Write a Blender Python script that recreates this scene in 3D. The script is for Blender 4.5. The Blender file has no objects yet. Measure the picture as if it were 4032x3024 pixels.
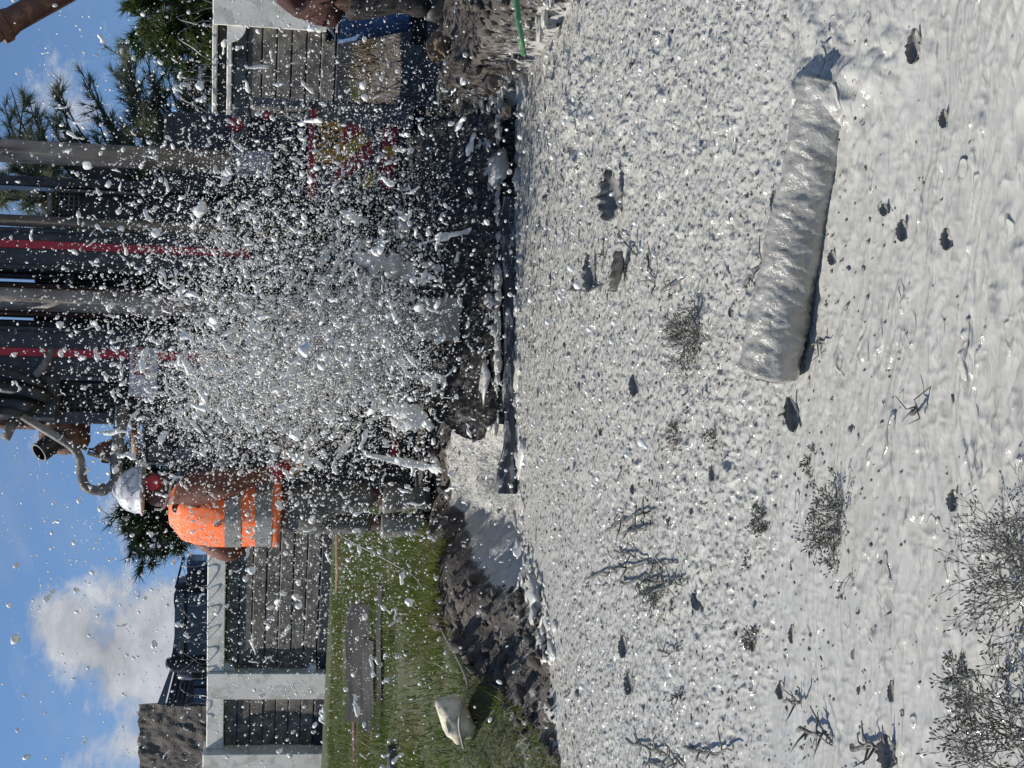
import bpy, math, random
import numpy as np
from mathutils import Vector, Matrix

random.seed(7)
rng = np.random.default_rng(7)
sc = bpy.context.scene
C = sc.collection

# ------------------------------------------------------------------ camera
F = 6000.0                     # focal length in pixels of the 4032-wide photograph
CAM_H = 1.20                   # metres above the slurry
PITCH = math.atan(935 / F)
ROLL = math.radians(1.7)
fw = np.array([0, math.cos(PITCH), -math.sin(PITCH)])
up0 = np.array([0, math.sin(PITCH), math.cos(PITCH)])
rt0 = np.array([1.0, 0, 0])
RT = math.cos(ROLL) * rt0 + math.sin(ROLL) * up0      # right of the upright view
UP = math.cos(ROLL) * up0 - math.sin(ROLL) * rt0      # up of the upright view
cam_d = bpy.data.cameras.new('camera')
cam = bpy.data.objects.new('camera', cam_d)
C.objects.link(cam)
cam_d.sensor_fit = 'HORIZONTAL'
cam_d.sensor_width = 36
cam_d.lens = 36 * F / 4032
cam_d.clip_start = 0.05
cam_d.clip_end = 3000
M3 = Matrix((-UP, RT, -fw)).transposed()              # the phone was held sideways: world up is picture left
cam.matrix_world = Matrix.Translation((0, 0, CAM_H)) @ M3.to_4x4()
sc.camera = cam

# ------------------------------------------------------------------ sky and sun
SUN_EL = math.radians(47)
SUN_AZ = math.atan2(-0.98, 0.20)                      # from +Y towards +X
sun_v = Vector((math.sin(SUN_AZ) * math.cos(SUN_EL), math.cos(SUN_AZ) * math.cos(SUN_EL), math.sin(SUN_EL)))
w = bpy.data.worlds.new('World')
sc.world = w
w.use_nodes = True
nt = w.node_tree
nt.nodes.clear()
N, L = nt.nodes.new, nt.links.new
out = N('ShaderNodeOutputWorld')
bg = N('ShaderNodeBackground')
bg.inputs['Strength'].default_value = 0.10
sky = N('ShaderNodeTexSky')
sky.sky_type = 'NISHITA'
sky.sun_disc = False
sky.sun_elevation = SUN_EL
sky.sun_rotation = SUN_AZ
sky.air_density = 1.0
sky.dust_density = 0.0
sky.ozone_density = 4.5
tc = N('ShaderNodeTexCoord')
mp = N('ShaderNodeMapping')
mp.inputs['Location'].default_value = (0.42, 0.10, 0.37)
mp.inputs['Scale'].default_value = (1, 1, 1.5)
L(tc.outputs['Generated'], mp.inputs['Vector'])
vadd = N('ShaderNodeVectorMath'); vadd.operation = 'ADD'; vadd.inputs[1].default_value = (0, 0, 0.20)
L(tc.outputs['Generated'], vadd.inputs[0])
vnor = N('ShaderNodeVectorMath'); vnor.operation = 'NORMALIZE'; L(vadd.outputs[0], vnor.inputs[0]); L(vnor.outputs[0], sky.inputs['Vector'])
tint = N('ShaderNodeMix'); tint.data_type = 'RGBA'; tint.blend_type = 'MULTIPLY'; tint.inputs[0].default_value = 1.0
tint.inputs[7].default_value = (0.98, 1.04, 1.08, 1); L(sky.outputs[0], tint.inputs[6])
def wnoise(scale, detail, rough, dist=0.0):
    n = N('ShaderNodeTexNoise')
    n.inputs['Scale'].default_value = scale
    n.inputs['Detail'].default_value = detail
    n.inputs['Roughness'].default_value = rough
    n.inputs['Distortion'].default_value = dist
    L(mp.outputs[0], n.inputs['Vector'])
    return n
def wmath(op, a, b=None, c=None, clamp=False):
    m = N('ShaderNodeMath')
    m.operation = op
    m.use_clamp = clamp
    for i, v in enumerate((a, b, c)):
        if v is None: continue
        if isinstance(v, (int, float)): m.inputs[i].default_value = v
        else: L(v, m.inputs[i])
    return m.outputs[0]
def wdot(dirv):
    d = N('ShaderNodeVectorMath'); d.operation = 'DOT_PRODUCT'
    L(tc.outputs['Generated'], d.inputs[0])
    v = Vector(dirv).normalized()
    d.inputs[1].default_value = v
    return d.outputs['Value']
def pix_dir(ix, iy):
    d = fw + RT * ((1512 - iy) / F) + UP * ((2016 - ix) / F)
    return d / np.linalg.norm(d)
def wblob(ix, iy, rad_px, gain):
    # a cumulus standing in that part of the sky
    ang = rad_px / F
    t = wmath('SUBTRACT', 1.0, wdot(pix_dir(ix, iy)))
    t = wmath('DIVIDE', t, ang * ang / 2)
    t = wmath('MULTIPLY', t, -1.0)
    t = wmath('EXPONENT', t)
    return wmath('MULTIPLY', t, gain)
n_big = wnoise(3.2, 2, 0.5)
n_mid = wnoise(15, 8, 0.62, 0.25)
n_fine = wnoise(34, 6, 0.6, 0.2)
dens = wmath('ADD', wmath('MULTIPLY', n_big.outputs[0], 0.55), wmath('MULTIPLY', n_mid.outputs[0], 1.55))
dens = wmath('ADD', dens, wmath('MULTIPLY', n_fine.outputs[0], 0.55))
for b in ((190, 2440, 130, .42), (300, 2530, 150, .36), (420, 2300, 110, .20), (500, 2620, 150, .40), (640, 2420, 150, .42), (760, 2540, 200, .34), (560, 2930, 70, .30), (640, 2080, 150, .30),
          (620, 2780, 300, .08), (300, 2950, 160, .10), (140, 1730, 90, .30), (800, 330, 150, .30), (520, 2010, 90, .18), (740, 700, 180, .12)):
    dens = wmath('ADD', dens, wblob(*b))
mask = wmath('MULTIPLY', wmath('SUBTRACT', dens, 1.43), 3.4, clamp=True)
wisp = wnoise(7, 5, 0.55, 1.6)
wispm = wmath('MULTIPLY', wmath('SUBTRACT', wisp.outputs[0], 0.50), 1.6, clamp=True)
mask = wmath('MAXIMUM', mask, wmath('MULTIPLY', wispm, 0.45))
# cloud brightness: grey bases and whiter edges
shade = wmath('ADD', wmath('MULTIPLY', n_fine.outputs[0], 5.0), wmath('MULTIPLY', n_mid.outputs[0], 3.2))
cc = N('ShaderNodeCombineColor')
L(wmath('MULTIPLY', shade, 1.14), cc.inputs[0]); L(wmath('MULTIPLY', shade, 1.19), cc.inputs[1]); L(wmath('MULTIPLY', shade, 1.30), cc.inputs[2])
mixc = N('ShaderNodeMix'); mixc.data_type = 'RGBA'
L(mask, mixc.inputs[0])
L(tint.outputs[2], mixc.inputs[6]); L(cc.outputs[0], mixc.inputs[7])
L(mixc.outputs[2], bg.inputs['Color'])
L(bg.outputs[0], out.inputs['Surface'])

sun_d = bpy.data.lights.new('sun', 'SUN')
sun_d.energy = 5.0
sun_d.angle = math.radians(0.53)
sun_d.color = (1.0, 0.955, 0.88)
sun = bpy.data.objects.new('sun', sun_d)
C.objects.link(sun)
sun.rotation_euler = (-sun_v).to_track_quat('-Z', 'Y').to_euler()
sun.location = sun_v * 60

vs = sc.view_settings
vs.view_transform = 'Standard'
vs.look = 'None'
vs.exposure = 0.10
vs.gamma = 1.0
sc.cycles.use_denoising = True
sc.cycles.max_bounces = 6
sc.cycles.diffuse_bounces = 3
sc.cycles.glossy_bounces = 3
sc.cycles.caustics_reflective = False
sc.cycles.caustics_refractive = False

# ------------------------------------------------------------------ placing helpers
CAM = np.array([0, 0, CAM_H])
def ray(ix, iy):
    return fw + RT * ((1512 - iy) / F) + UP * ((2016 - ix) / F)
def P(ix, iy, Y):                       # point of the plane y = Y
    d = ray(ix, iy); return CAM + d * (Y / d[1])
def G(ix, iy, z):                       # point of the level z
    d = ray(ix, iy); return CAM + d * ((z - CAM_H) / d[2])

# ------------------------------------------------------------------ noise
_T = rng.random((8, 256, 256)) * 2 - 1
def vn(x, y, s=0):
    x = np.asarray(x, float); y = np.asarray(y, float)
    xi = np.floor(x).astype(int); yi = np.floor(y).astype(int)
    fx = x - xi; fy = y - yi
    fx = fx * fx * fx * (fx * (fx * 6 - 15) + 10); fy = fy * fy * fy * (fy * (fy * 6 - 15) + 10)
    T = _T[s % 8]
    a = T[xi & 255, yi & 255]; b = T[(xi + 1) & 255, yi & 255]
    c = T[xi & 255, (yi + 1) & 255]; d = T[(xi + 1) & 255, (yi + 1) & 255]
    return (a + (b - a) * fx) * (1 - fy) + (c + (d - c) * fx) * fy
def fbm(x, y, s=0, o=4):
    t = 0; a = 1; 
    for i in range(o):
        t = t + a * vn(x * 2 ** i + 13.7 * i, y * 2 ** i + 7.1 * i, s + i); a *= 0.5
    return t
def sst(a, b, x):
    t = np.clip((x - a) / (b - a), 0, 1); return t * t * (3 - 2 * t)

# ------------------------------------------------------------------ mesh and object helpers
ORG = {}
def link(name, me, mat, parent=None, label=None, cat=None, group=None, kind=None, loc=None):
    o = bpy.data.objects.new(name, me)
    C.objects.link(o)
    if mat is not None and me is not None and len(me.materials) == 0: me.materials.append(mat)
    if parent is not None: o.parent = parent
    if loc is not None: o.location = loc
    if label: o['label'] = label
    if cat: o['category'] = cat
    if group: o['group'] = group
    if kind: o['kind'] = kind
    return o
def thing(name, label, cat, loc, group=None):
    o = link(name, None, None, None, label, cat, group, None, tuple(loc))
    ORG[o.name] = np.array(loc, float)
    return o
def org(parent):
    p = parent
    while p is not None:
        if p.name in ORG: return ORG[p.name]
        p = p.parent
    return np.zeros(3)
def frame_of(d):
    d = np.array(d, float); d /= np.linalg.norm(d)
    a = np.array([0, 0, 1.0]) if abs(d[2]) < 0.9 else np.array([1.0, 0, 0])
    u = np.cross(a, d); u /= np.linalg.norm(u)
    return u, np.cross(d, u), d
def smooth_path(pts, n=6):
    pts = [np.array(p, float) for p in pts]
    if len(pts) < 3: return pts
    q = [2 * pts[0] - pts[1]] + pts + [2 * pts[-1] - pts[-2]]
    o = []
    for i in range(1, len(q) - 2):
        for k in range(n):
            t = k / n
            o.append(0.5 * (2 * q[i] + (q[i + 1] - q[i - 1]) * t + (2 * q[i - 1] - 5 * q[i] + 4 * q[i + 1] - q[i + 2]) * t * t + (3 * q[i] - q[i - 1] - 3 * q[i + 1] + q[i + 2]) * t ** 3))
    o.append(pts[-1])
    return o
class MB:
    def __init__(s): s.v = []; s.f = []
    def quad(s, a, b, c, d):
        n = len(s.v); s.v += [a, b, c, d]; s.f.append((n, n + 1, n + 2, n + 3)); return s
    def tri(s, a, b, c):
        n = len(s.v); s.v += [a, b, c]; s.f.append((n, n + 1, n + 2)); return s
    def box(s, c, size, ax=None, bev=0.0):
        c = np.array(c, float); h = np.array(size, float) / 2
        A = np.eye(3) if ax is None else np.array([np.array(a, float) / np.linalg.norm(a) for a in ax])
        n = len(s.v)
        if bev <= 0:
            for z in (-1, 1):
                for x, y in ((-1, -1), (1, -1), (1, 1), (-1, 1)):
                    s.v.append(c + A[0] * h[0] * x + A[1] * h[1] * y + A[2] * h[2] * z)
            s.f += [(n, n + 3, n + 2, n + 1), (n + 4, n + 5, n + 6, n + 7), (n, n + 1, n + 5, n + 4), (n + 1, n + 2, n + 6, n + 5), (n + 2, n + 3, n + 7, n + 6), (n + 3, n, n + 4, n + 7)]
            return s
        b = min(bev, h.min() * 0.9)
        idx = {}
        for sx in (-1, 1):
            for sy in (-1, 1):
                for sz in (-1, 1):
                    for k in range(3):
                        d = h - b; d = d.copy(); d[k] = h[k]
                        idx[(sx, sy, sz, k)] = len(s.v)
                        s.v.append(c + A[0] * d[0] * sx + A[1] * d[1] * sy + A[2] * d[2] * sz)
        for k in range(3):
            i, j = (k + 1) % 3, (k + 2) % 3
            for sg in (-1, 1):
                q = []
                for a, bb in ((-1, -1), (1, -1), (1, 1), (-1, 1)):
                    t = [0, 0, 0]; t[k] = sg; t[i] = a; t[j] = bb; q.append(idx[(*t, k)])
                s.f.append(tuple(q if sg > 0 else q[::-1]))
        for k in range(3):
            i, j = (k + 1) % 3, (k + 2) % 3
            for a in (-1, 1):
                for bb in (-1, 1):
                    t0 = [0, 0, 0]; t0[i] = a; t0[j] = bb; t1 = list(t0); t0[k] = -1; t1[k] = 1
                    q = [idx[(*t0, i)], idx[(*t1, i)], idx[(*t1, j)], idx[(*t0, j)]]
                    s.f.append(tuple(q if a * bb < 0 else q[::-1]))
        for sx in (-1, 1):
            for sy in (-1, 1):
                for sz in (-1, 1):
                    q = [idx[(sx, sy, sz, k)] for k in range(3)]
                    s.f.append(tuple(q if sx * sy * sz > 0 else q[::-1]))
        return s
    def tube(s, pts, r, n=10, caps=True, squash=None):
        pts = [np.array(p, float) for p in pts]; m = len(pts)
        if not hasattr(r, '__len__'): r = [r] * m
        u = None; rings = []
        for i in range(m):
            d = pts[min(i + 1, m - 1)] - pts[max(i - 1, 0)]; d = d / (np.linalg.norm(d) + 1e-12)
            if u is None: u, v, _ = frame_of(d)
            else:
                u = u - d * np.dot(u, d); u /= np.linalg.norm(u); v = np.cross(d, u)
            k = len(s.v); rings.append(k)
            for j in range(n):
                a = 2 * math.pi * j / n
                s.v.append(pts[i] + (u * math.cos(a) + v * math.sin(a)) * r[i])
        for i in range(m - 1):
            for j in range(n):
                a, b = rings[i] + j, rings[i] + (j + 1) % n
                c, d = rings[i + 1] + (j + 1) % n, rings[i + 1] + j
                s.f.append((a, b, c, d))
        if caps:
            s.f.append(tuple(rings[0] + j for j in range(n))[::-1])
            s.f.append(tuple(rings[-1] + j for j in range(n)))
        return s
    def lathe(s, base, axis, prof, n=20):        # prof: (distance along axis, radius)
        u, v, d = frame_of(axis); base = np.array(base, float); rings = []
        for t, r in prof:
            rings.append(len(s.v))
            for j in range(n):
                a = 2 * math.pi * j / n
                s.v.append(base + d * t + (u * math.cos(a) + v * math.sin(a)) * max(r, 1e-4))
        for i in range(len(prof) - 1):
            for j in range(n):
                s.f.append((rings[i] + j, rings[i] + (j + 1) % n, rings[i + 1] + (j + 1) % n, rings[i + 1] + j))
        s.f.append(tuple(rings[0] + j for j in range(n))[::-1]); s.f.append(tuple(rings[-1] + j for j in range(n)))
        return s
    def loft(s, rings, caps=True, closed=True):
        n = len(rings[0]); st = []
        for r in rings:
            st.append(len(s.v)); s.v += [np.array(p, float) for p in r]
        for i in range(len(rings) - 1):
            for j in range(n if closed else n - 1):
                s.f.append((st[i] + j, st[i] + (j + 1) % n, st[i + 1] + (j + 1) % n, st[i + 1] + j))
        if caps and closed:
            s.f.append(tuple(st[0] + j for j in range(n))[::-1]); s.f.append(tuple(st[-1] + j for j in range(n)))
        return s
    def mesh(s, name, o=(0, 0, 0), smooth=False):
        me = bpy.data.meshes.new(name)
        v = np.array(s.v, float) - np.array(o)
        me.from_pydata(v.tolist(), [], s.f)
        if smooth: me.polygons.foreach_set('use_smooth', [True] * len(me.polygons))
        me.update()
        return me
    def obj(s, name, mat, parent=None, label=None, cat=None, group=None, kind=None, smooth=False, loc=None):
        if parent is not None:
            return link(name, s.mesh(name, org(parent), smooth), mat, parent, label, cat, group, kind)
        if loc is None and kind is None:
            v = np.array(s.v, float); loc = np.array([(v[:, 0].min() + v[:, 0].max()) / 2, (v[:, 1].min() + v[:, 1].max()) / 2, v[:, 2].min()])
        if loc is None: loc = np.zeros(3)
        o = link(name, s.mesh(name, loc, smooth), mat, None, label, cat, group, kind, tuple(loc))
        ORG[o.name] = np.array(loc, float)
        return o
def np_mesh(name, v, f, smooth=True):
    """fast mesh from arrays; f is (n,3) or (n,4)"""
    me = bpy.data.meshes.new(name)
    k = f.shape[1]
    me.vertices.add(len(v)); me.vertices.foreach_set('co', np.ascontiguousarray(v, np.float32).ravel())
    me.loops.add(f.size); me.loops.foreach_set('vertex_index', np.ascontiguousarray(f, np.int32).ravel())
    me.polygons.add(len(f)); me.polygons.foreach_set('loop_start', np.arange(0, f.size, k, dtype=np.int32))
    me.polygons.foreach_set('use_smooth', np.full(len(f), smooth))
    me.update(calc_edges=True)
    return me
def float_attr(me, name, a):
    at = me.attributes.new(name, 'FLOAT', 'POINT'); at.data.foreach_set('value', np.ascontiguousarray(a, np.float32).ravel())

# ------------------------------------------------------------------ materials
def mat(name, col, rough=0.6, col2=None, scale=8.0, bump=0.0, bscale=None, metal=0.0, spec=0.5, detail=5, col3=None, scale3=40, amt3=0.5, stretch=(1, 1, 1), coat=0.0, rvar=0.0, thr=(0.35, 0.65)):
    m = bpy.data.materials.new(name); m.use_nodes = True
    t = m.node_tree; b = t.nodes['Principled BSDF']
    b.inputs['Roughness'].default_value = rough; b.inputs['Metallic'].default_value = metal
    b.inputs['Specular IOR Level'].default_value = spec; b.inputs['Coat Weight'].default_value = coat
    tcn = t.nodes.new('ShaderNodeTexCoord'); mpn = t.nodes.new('ShaderNodeMapping')
    mpn.inputs['Scale'].default_value = stretch
    t.links.new(tcn.outputs['Object'], mpn.inputs['Vector'])
    def nz(sc_, det, r=0.6):
        n = t.nodes.new('ShaderNodeTexNoise'); n.inputs['Scale'].default_value = sc_; n.inputs['Detail'].default_value = det; n.inputs['Roughness'].default_value = r
        t.links.new(mpn.outputs[0], n.inputs['Vector']); return n
    cur = None
    if col2 is not None:
        n = nz(scale, detail)
        r = t.nodes.new('ShaderNodeValToRGB')
        r.color_ramp.elements[0].position = thr[0]; r.color_ramp.elements[1].position = thr[1]
        r.color_ramp.elements[0].color = (*col, 1); r.color_ramp.elements[1].color = (*col2, 1)
        t.links.new(n.outputs[0], r.inputs[0]); cur = r.outputs[0]
        if rvar:
            mm = t.nodes.new('ShaderNodeMath'); mm.operation = 'MULTIPLY_ADD'; mm.inputs[1].default_value = rvar; mm.inputs[2].default_value = rough - rvar / 2
            t.links.new(n.outputs[0], mm.inputs[0]); t.links.new(mm.outputs[0], b.inputs['Roughness'])
    if col3 is not None:
        n = nz(scale3, 4)
        r = t.nodes.new('ShaderNodeValToRGB'); r.color_ramp.elements[0].position = 0.5; r.color_ramp.elements[1].position = 0.62
        r.color_ramp.elements[0].color = (0, 0, 0, 1); r.color_ramp.elements[1].color = (amt3, amt3, amt3, 1)
        t.links.new(n.outputs[0], r.inputs[0])
        x = t.nodes.new('ShaderNodeMix'); x.data_type = 'RGBA'
        t.links.new(r.outputs[0], x.inputs[0])
        if cur is None: x.inputs[6].default_value = (*col, 1)
        else: t.links.new(cur, x.inputs[6])
        x.inputs[7].default_value = (*col3, 1); cur = x.outputs[2]
    if cur is None: b.inputs['Base Color'].default_value = (*col, 1)
    else: t.links.new(cur, b.inputs['Base Color'])
    if bump:
        n = nz(bscale or scale * 3, 6)
        bp = t.nodes.new('ShaderNodeBump'); bp.inputs['Strength'].default_value = min(bump, 1.0); bp.inputs['Distance'].default_value = 0.02
        t.links.new(n.outputs[0], bp.inputs['Height']); t.links.new(bp.outputs[0], b.inputs['Normal'])
    return m
MT = {}
MT['slurry'] = mat('white_slurry', (0.44, 0.428, 0.392), 0.34, (0.50, 0.487, 0.452), 2.2, 0.22, 38, spec=0.5)
MT['drop'] = mat('slurry_drop', (0.70, 0.69, 0.64), 0.22, (0.80, 0.79, 0.75), 20, spec=0.5)
MT['coat'] = mat('slurry_coated', (0.14, 0.135, 0.11), 0.4, (0.42, 0.41, 0.37), 60, 0.3, 90)
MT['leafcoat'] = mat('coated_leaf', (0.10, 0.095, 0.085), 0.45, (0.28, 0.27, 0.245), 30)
MT['twig'] = mat('wet_twig', (0.055, 0.052, 0.042), 0.5, (0.18, 0.175, 0.15), 50)
MT['pipecoat'] = mat('coated_pipe', (0.27, 0.255, 0.22), 0.18, (0.46, 0.445, 0.40), 6, 0.6, 26, col3=(0.15, 0.135, 0.11), scale3=12, amt3=0.55, coat=0.5, stretch=(1, 1, 1))
MT['conc_white'] = mat('painted_concrete', (0.72, 0.68, 0.60), 0.8, (0.84, 0.80, 0.72), 3.0, 0.15, 30, col3=(0.36, 0.33, 0.28), scale3=5, amt3=0.5)
MT['plank'] = mat('weathered_panel', (0.10, 0.086, 0.07), 0.75, (0.215, 0.195, 0.165), 5.0, 0.35, 18, col3=(0.035, 0.032, 0.03), scale3=9, amt3=0.7)
MT['plank_brown'] = mat('brown_panel', (0.05, 0.04, 0.03), 0.8, (0.10, 0.08, 0.06), 6, 0.3, 20)
MT['plinth'] = mat('dark_plinth', (0.025, 0.028, 0.036), 0.8, (0.05, 0.05, 0.06), 6, 0.2)
MT['stucco'] = mat('rough_brown_wall', (0.10, 0.084, 0.07), 0.9, (0.22, 0.19, 0.16), 34, 0.8, 40, detail=8, stretch=(1, 1, 1))
MT['black'] = mat('black_paint', (0.012, 0.013, 0.016), 0.42, (0.03, 0.032, 0.036), 6, 0.05, col3=(0.10, 0.09, 0.075), scale3=26, amt3=0.35)
MT['dark'] = mat('rig_dark_paint', (0.018, 0.023, 0.028), 0.45, (0.035, 0.042, 0.048), 4, 0.05, col3=(0.12, 0.11, 0.095), scale3=22, amt3=0.4)
MT['grey'] = mat('rig_grey_steel', (0.075, 0.08, 0.08), 0.5, (0.16, 0.16, 0.15), 5, 0.1, col3=(0.30, 0.28, 0.25), scale3=20, amt3=0.5)
MT['red'] = mat('red_paint', (0.36, 0.014, 0.025), 0.42, (0.46, 0.022, 0.035), 4, col3=(0.12, 0.05, 0.045), scale3=30, amt3=0.4)
MT['yellow'] = mat('yellow_label', (0.72, 0.36, 0.025), 0.5, (0.60, 0.26, 0.02), 8, col3=(0.2, 0.15, 0.07), scale3=30, amt3=0.4)
MT['hazard'] = mat('hazard_yellow', (0.70, 0.48, 0.03), 0.5, (0.58, 0.36, 0.02), 8, col3=(0.2, 0.15, 0.07), scale3=30, amt3=0.4)
MT['plate'] = mat('white_plate', (0.42, 0.44, 0.46), 0.5, (0.55, 0.56, 0.57), 6, col3=(0.3, 0.28, 0.25), scale3=30, amt3=0.5)
MT['mudpipe'] = mat('muddy_drill_pipe', (0.16, 0.125, 0.09), 0.55, (0.38, 0.32, 0.25), 7, 0.3, 30, col3=(0.06, 0.05, 0.045), scale3=11, amt3=0.7, stretch=(1, 1, 0.35))
MT['bronze'] = mat('brown_rod', (0.10, 0.075, 0.05), 0.4, (0.22, 0.18, 0.13), 8, 0.1, metal=0.3, stretch=(1, 1, 0.3))
MT['rust'] = mat('rusty_steel', (0.13, 0.055, 0.03), 0.65, (0.07, 0.035, 0.025), 7, 0.4, 30, col3=(0.24, 0.11, 0.055), scale3=14, amt3=0.8)
MT['rustpipe'] = mat('orange_rust_pipe', (0.30, 0.14, 0.075), 0.7, (0.22, 0.10, 0.055), 4, 0.1, col3=(0.36, 0.25, 0.17), scale3=8, amt3=0.6)
MT['galv'] = mat('galvanised_pipe', (0.28, 0.29, 0.30), 0.5, (0.42, 0.43, 0.44), 5, 0.1, metal=0.3)
MT['rubber'] = mat('black_rubber', (0.012, 0.012, 0.013), 0.5, (0.05, 0.047, 0.042), 12, 0.1)
MT['cable'] = mat('steel_cable', (0.05, 0.03, 0.02), 0.5, (0.20, 0.11, 0.07), 90, metal=0.5)
MT['duct'] = mat('muddy_tube', (0.09, 0.08, 0.065), 0.6, (0.24, 0.22, 0.19), 9, 0.3, 40)
MT['liner'] = mat('black_liner_shade', (0.006, 0.006, 0.007), 0.5, (0.02, 0.019, 0.018), 10, 0.3, spec=0.25, col3=(0.30, 0.29, 0.27), scale3=30, amt3=0.28, stretch=(1.6, 0.8, 1.0))
MT['kerb'] = mat('wet_kerb', (0.02, 0.021, 0.026), 0.22, (0.07, 0.07, 0.075), 6, 0.2, col3=(0.5, 0.49, 0.46), scale3=14, amt3=0.85, stretch=(.45, 2, 2.4))
MT['slab'] = mat('grey_splash_board', (0.24, 0.23, 0.21), 0.4, (0.36, 0.35, 0.32), 4, 0.1)
MT['orange'] = mat('orange_vest', (1.0, 0.19, 0.035), 0.75, (0.95, 0.15, 0.025), 6, 0.25, 14, col3=(0.50, 0.36, 0.28), scale3=38, amt3=0.75)
MT['reflect'] = mat('reflective_band', (0.16, 0.155, 0.14), 0.45, (0.28, 0.27, 0.25), 20, 0.1)
MT['brown'] = mat('brown_sleeve', (0.11, 0.038, 0.022), 0.7, (0.17, 0.06, 0.035), 7, 0.3, 18)
MT['maroon'] = mat('maroon_jacket', (0.075, 0.022, 0.018), 0.8, (0.04, 0.014, 0.012), 6, 0.3, 16)
MT['trouser2'] = mat('black_trousers', (0.012, 0.011, 0.011), 0.8, (0.035, 0.03, 0.027), 9, 0.3, 20)
MT['trouser'] = mat('muddy_trousers', (0.055, 0.052, 0.047), 0.7, (0.16, 0.152, 0.135), 9, 0.3, 20)
MT['wader'] = mat('muddy_boots', (0.16, 0.15, 0.13), 0.32, (0.36, 0.34, 0.29), 7, 0.15, 20, col3=(0.035, 0.04, 0.045), scale3=6, amt3=0.8)
MT['skin'] = mat('dark_skin', (0.07, 0.035, 0.022), 0.5, (0.10, 0.05, 0.032), 12)
MT['glove'] = mat('work_glove', (0.42, 0.27, 0.13), 0.8, (0.30, 0.17, 0.09), 20)
MT['helmet'] = mat('white_helmet', (0.62, 0.62, 0.62), 0.35, (0.70, 0.70, 0.69), 6, 0.1, 30, col3=(0.22, 0.21, 0.20), scale3=26, amt3=0.7)
MT['soilclod'] = mat('soil_clods', (0.035, 0.030, 0.025), 0.8, (0.11, 0.094, 0.078), 14, 0.5, 40)
MT['grassblade'] = mat('grass_blades', (0.075, 0.125, 0.018), 0.55, (0.17, 0.195, 0.04), 2.2, col3=(0.19, 0.15, 0.07), scale3=5, amt3=0.8)
MT['needle_a'] = mat('pine_needles', (0.04, 0.07, 0.018), 0.6, (0.12, 0.15, 0.04), 1.6)
MT['needle_b'] = mat('casuarina_needles', (0.09, 0.11, 0.07), 0.6, (0.20, 0.215, 0.125), 1.6)
MT['needle_c'] = mat('dark_pine_needles', (0.016, 0.03, 0.014), 0.6, (0.04, 0.062, 0.024), 1.6)
MT['bark'] = mat('bark', (0.05, 0.038, 0.03), 0.9, (0.10, 0.08, 0.06), 9, 0.6, 30)
MT['weed'] = mat('grey_weed', (0.035, 0.036, 0.024), 0.55, (0.15, 0.15, 0.12), 40)
MT['sack'] = mat('cream_sack', (0.66, 0.60, 0.45), 0.8, (0.52, 0.46, 0.33), 9, 0.6, 26, col3=(0.22, 0.20, 0.14), scale3=16, amt3=0.6)
MT['hose'] = mat('grey_hose', (0.20, 0.19, 0.15), 0.5, (0.27, 0.26, 0.21), 12)
MT['oldwood'] = mat('old_board', (0.012, 0.011, 0.010), 0.8, (0.075, 0.068, 0.06), 7, 0.7, 24, stretch=(0.3, 1, 1))
MT['blue'] = mat('blue_plastic', (0.08, 0.20, 0.50), 0.45, (0.16, 0.28, 0.52), 9, 0.15, col3=(0.14, 0.15, 0.16), scale3=22, amt3=0.7)
MT['green'] = mat('green_stake', (0.03, 0.17, 0.06), 0.4, (0.06, 0.22, 0.09), 20, col3=(0.14, 0.13, 0.09), scale3=25, amt3=0.6)
MT['tan'] = mat('tan_rag', (0.16, 0.10, 0.06), 0.85, (0.26, 0.18, 0.11), 10, 0.5)
MT['white'] = mat('white_paper', (0.6, 0.58, 0.54), 0.8, (0.5, 0.48, 0.44), 8)
MT['glass'] = mat('dark_glass', (0.012, 0.018, 0.03), 0.08, spec=0.8)
MT['trucktop'] = mat('grey_visor', (0.07, 0.075, 0.085), 0.3, (0.09, 0.095, 0.105), 4, coat=0.4)
MT['bluepaint'] = mat('blue_grey_paint', (0.05, 0.085, 0.14), 0.35, (0.06, 0.10, 0.16), 4)
MT['wire'] = mat('razor_wire', (0.12, 0.12, 0.12), 0.4, (0.22, 0.21, 0.2), 30, metal=0.6)
MT['drygrass'] = mat('dry_stalks', (0.12, 0.085, 0.05), 0.8, (0.20, 0.15, 0.09), 6)
for nm_, f_ in (('needle_a', .38), ('needle_b', .42), ('needle_c', .3), ('grassblade', .4)):
    t_ = MT[nm_].node_tree; pb_ = t_.nodes['Principled BSDF']; tl_ = t_.nodes.new('ShaderNodeBsdfTranslucent'); mx_ = t_.nodes.new('ShaderNodeMixShader'); mx_.inputs[0].default_value = f_
    t_.links.new(pb_.inputs['Base Color'].links[0].from_socket, tl_.inputs['Color'])
    t_.links.new(pb_.outputs[0], mx_.inputs[1]); t_.links.new(tl_.outputs[0], mx_.inputs[2]); t_.links.new(mx_.outputs[0], t_.nodes['Material Output'].inputs['Surface'])
MT['letter_red'] = mat('red_lettering', (0.30, 0.012, 0.02), 0.45)
MT['letter_black'] = mat('black_lettering', (0.012, 0.012, 0.012), 0.5)
MT['eye'] = mat('eye_white', (0.7, 0.68, 0.64), 0.2)

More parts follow.
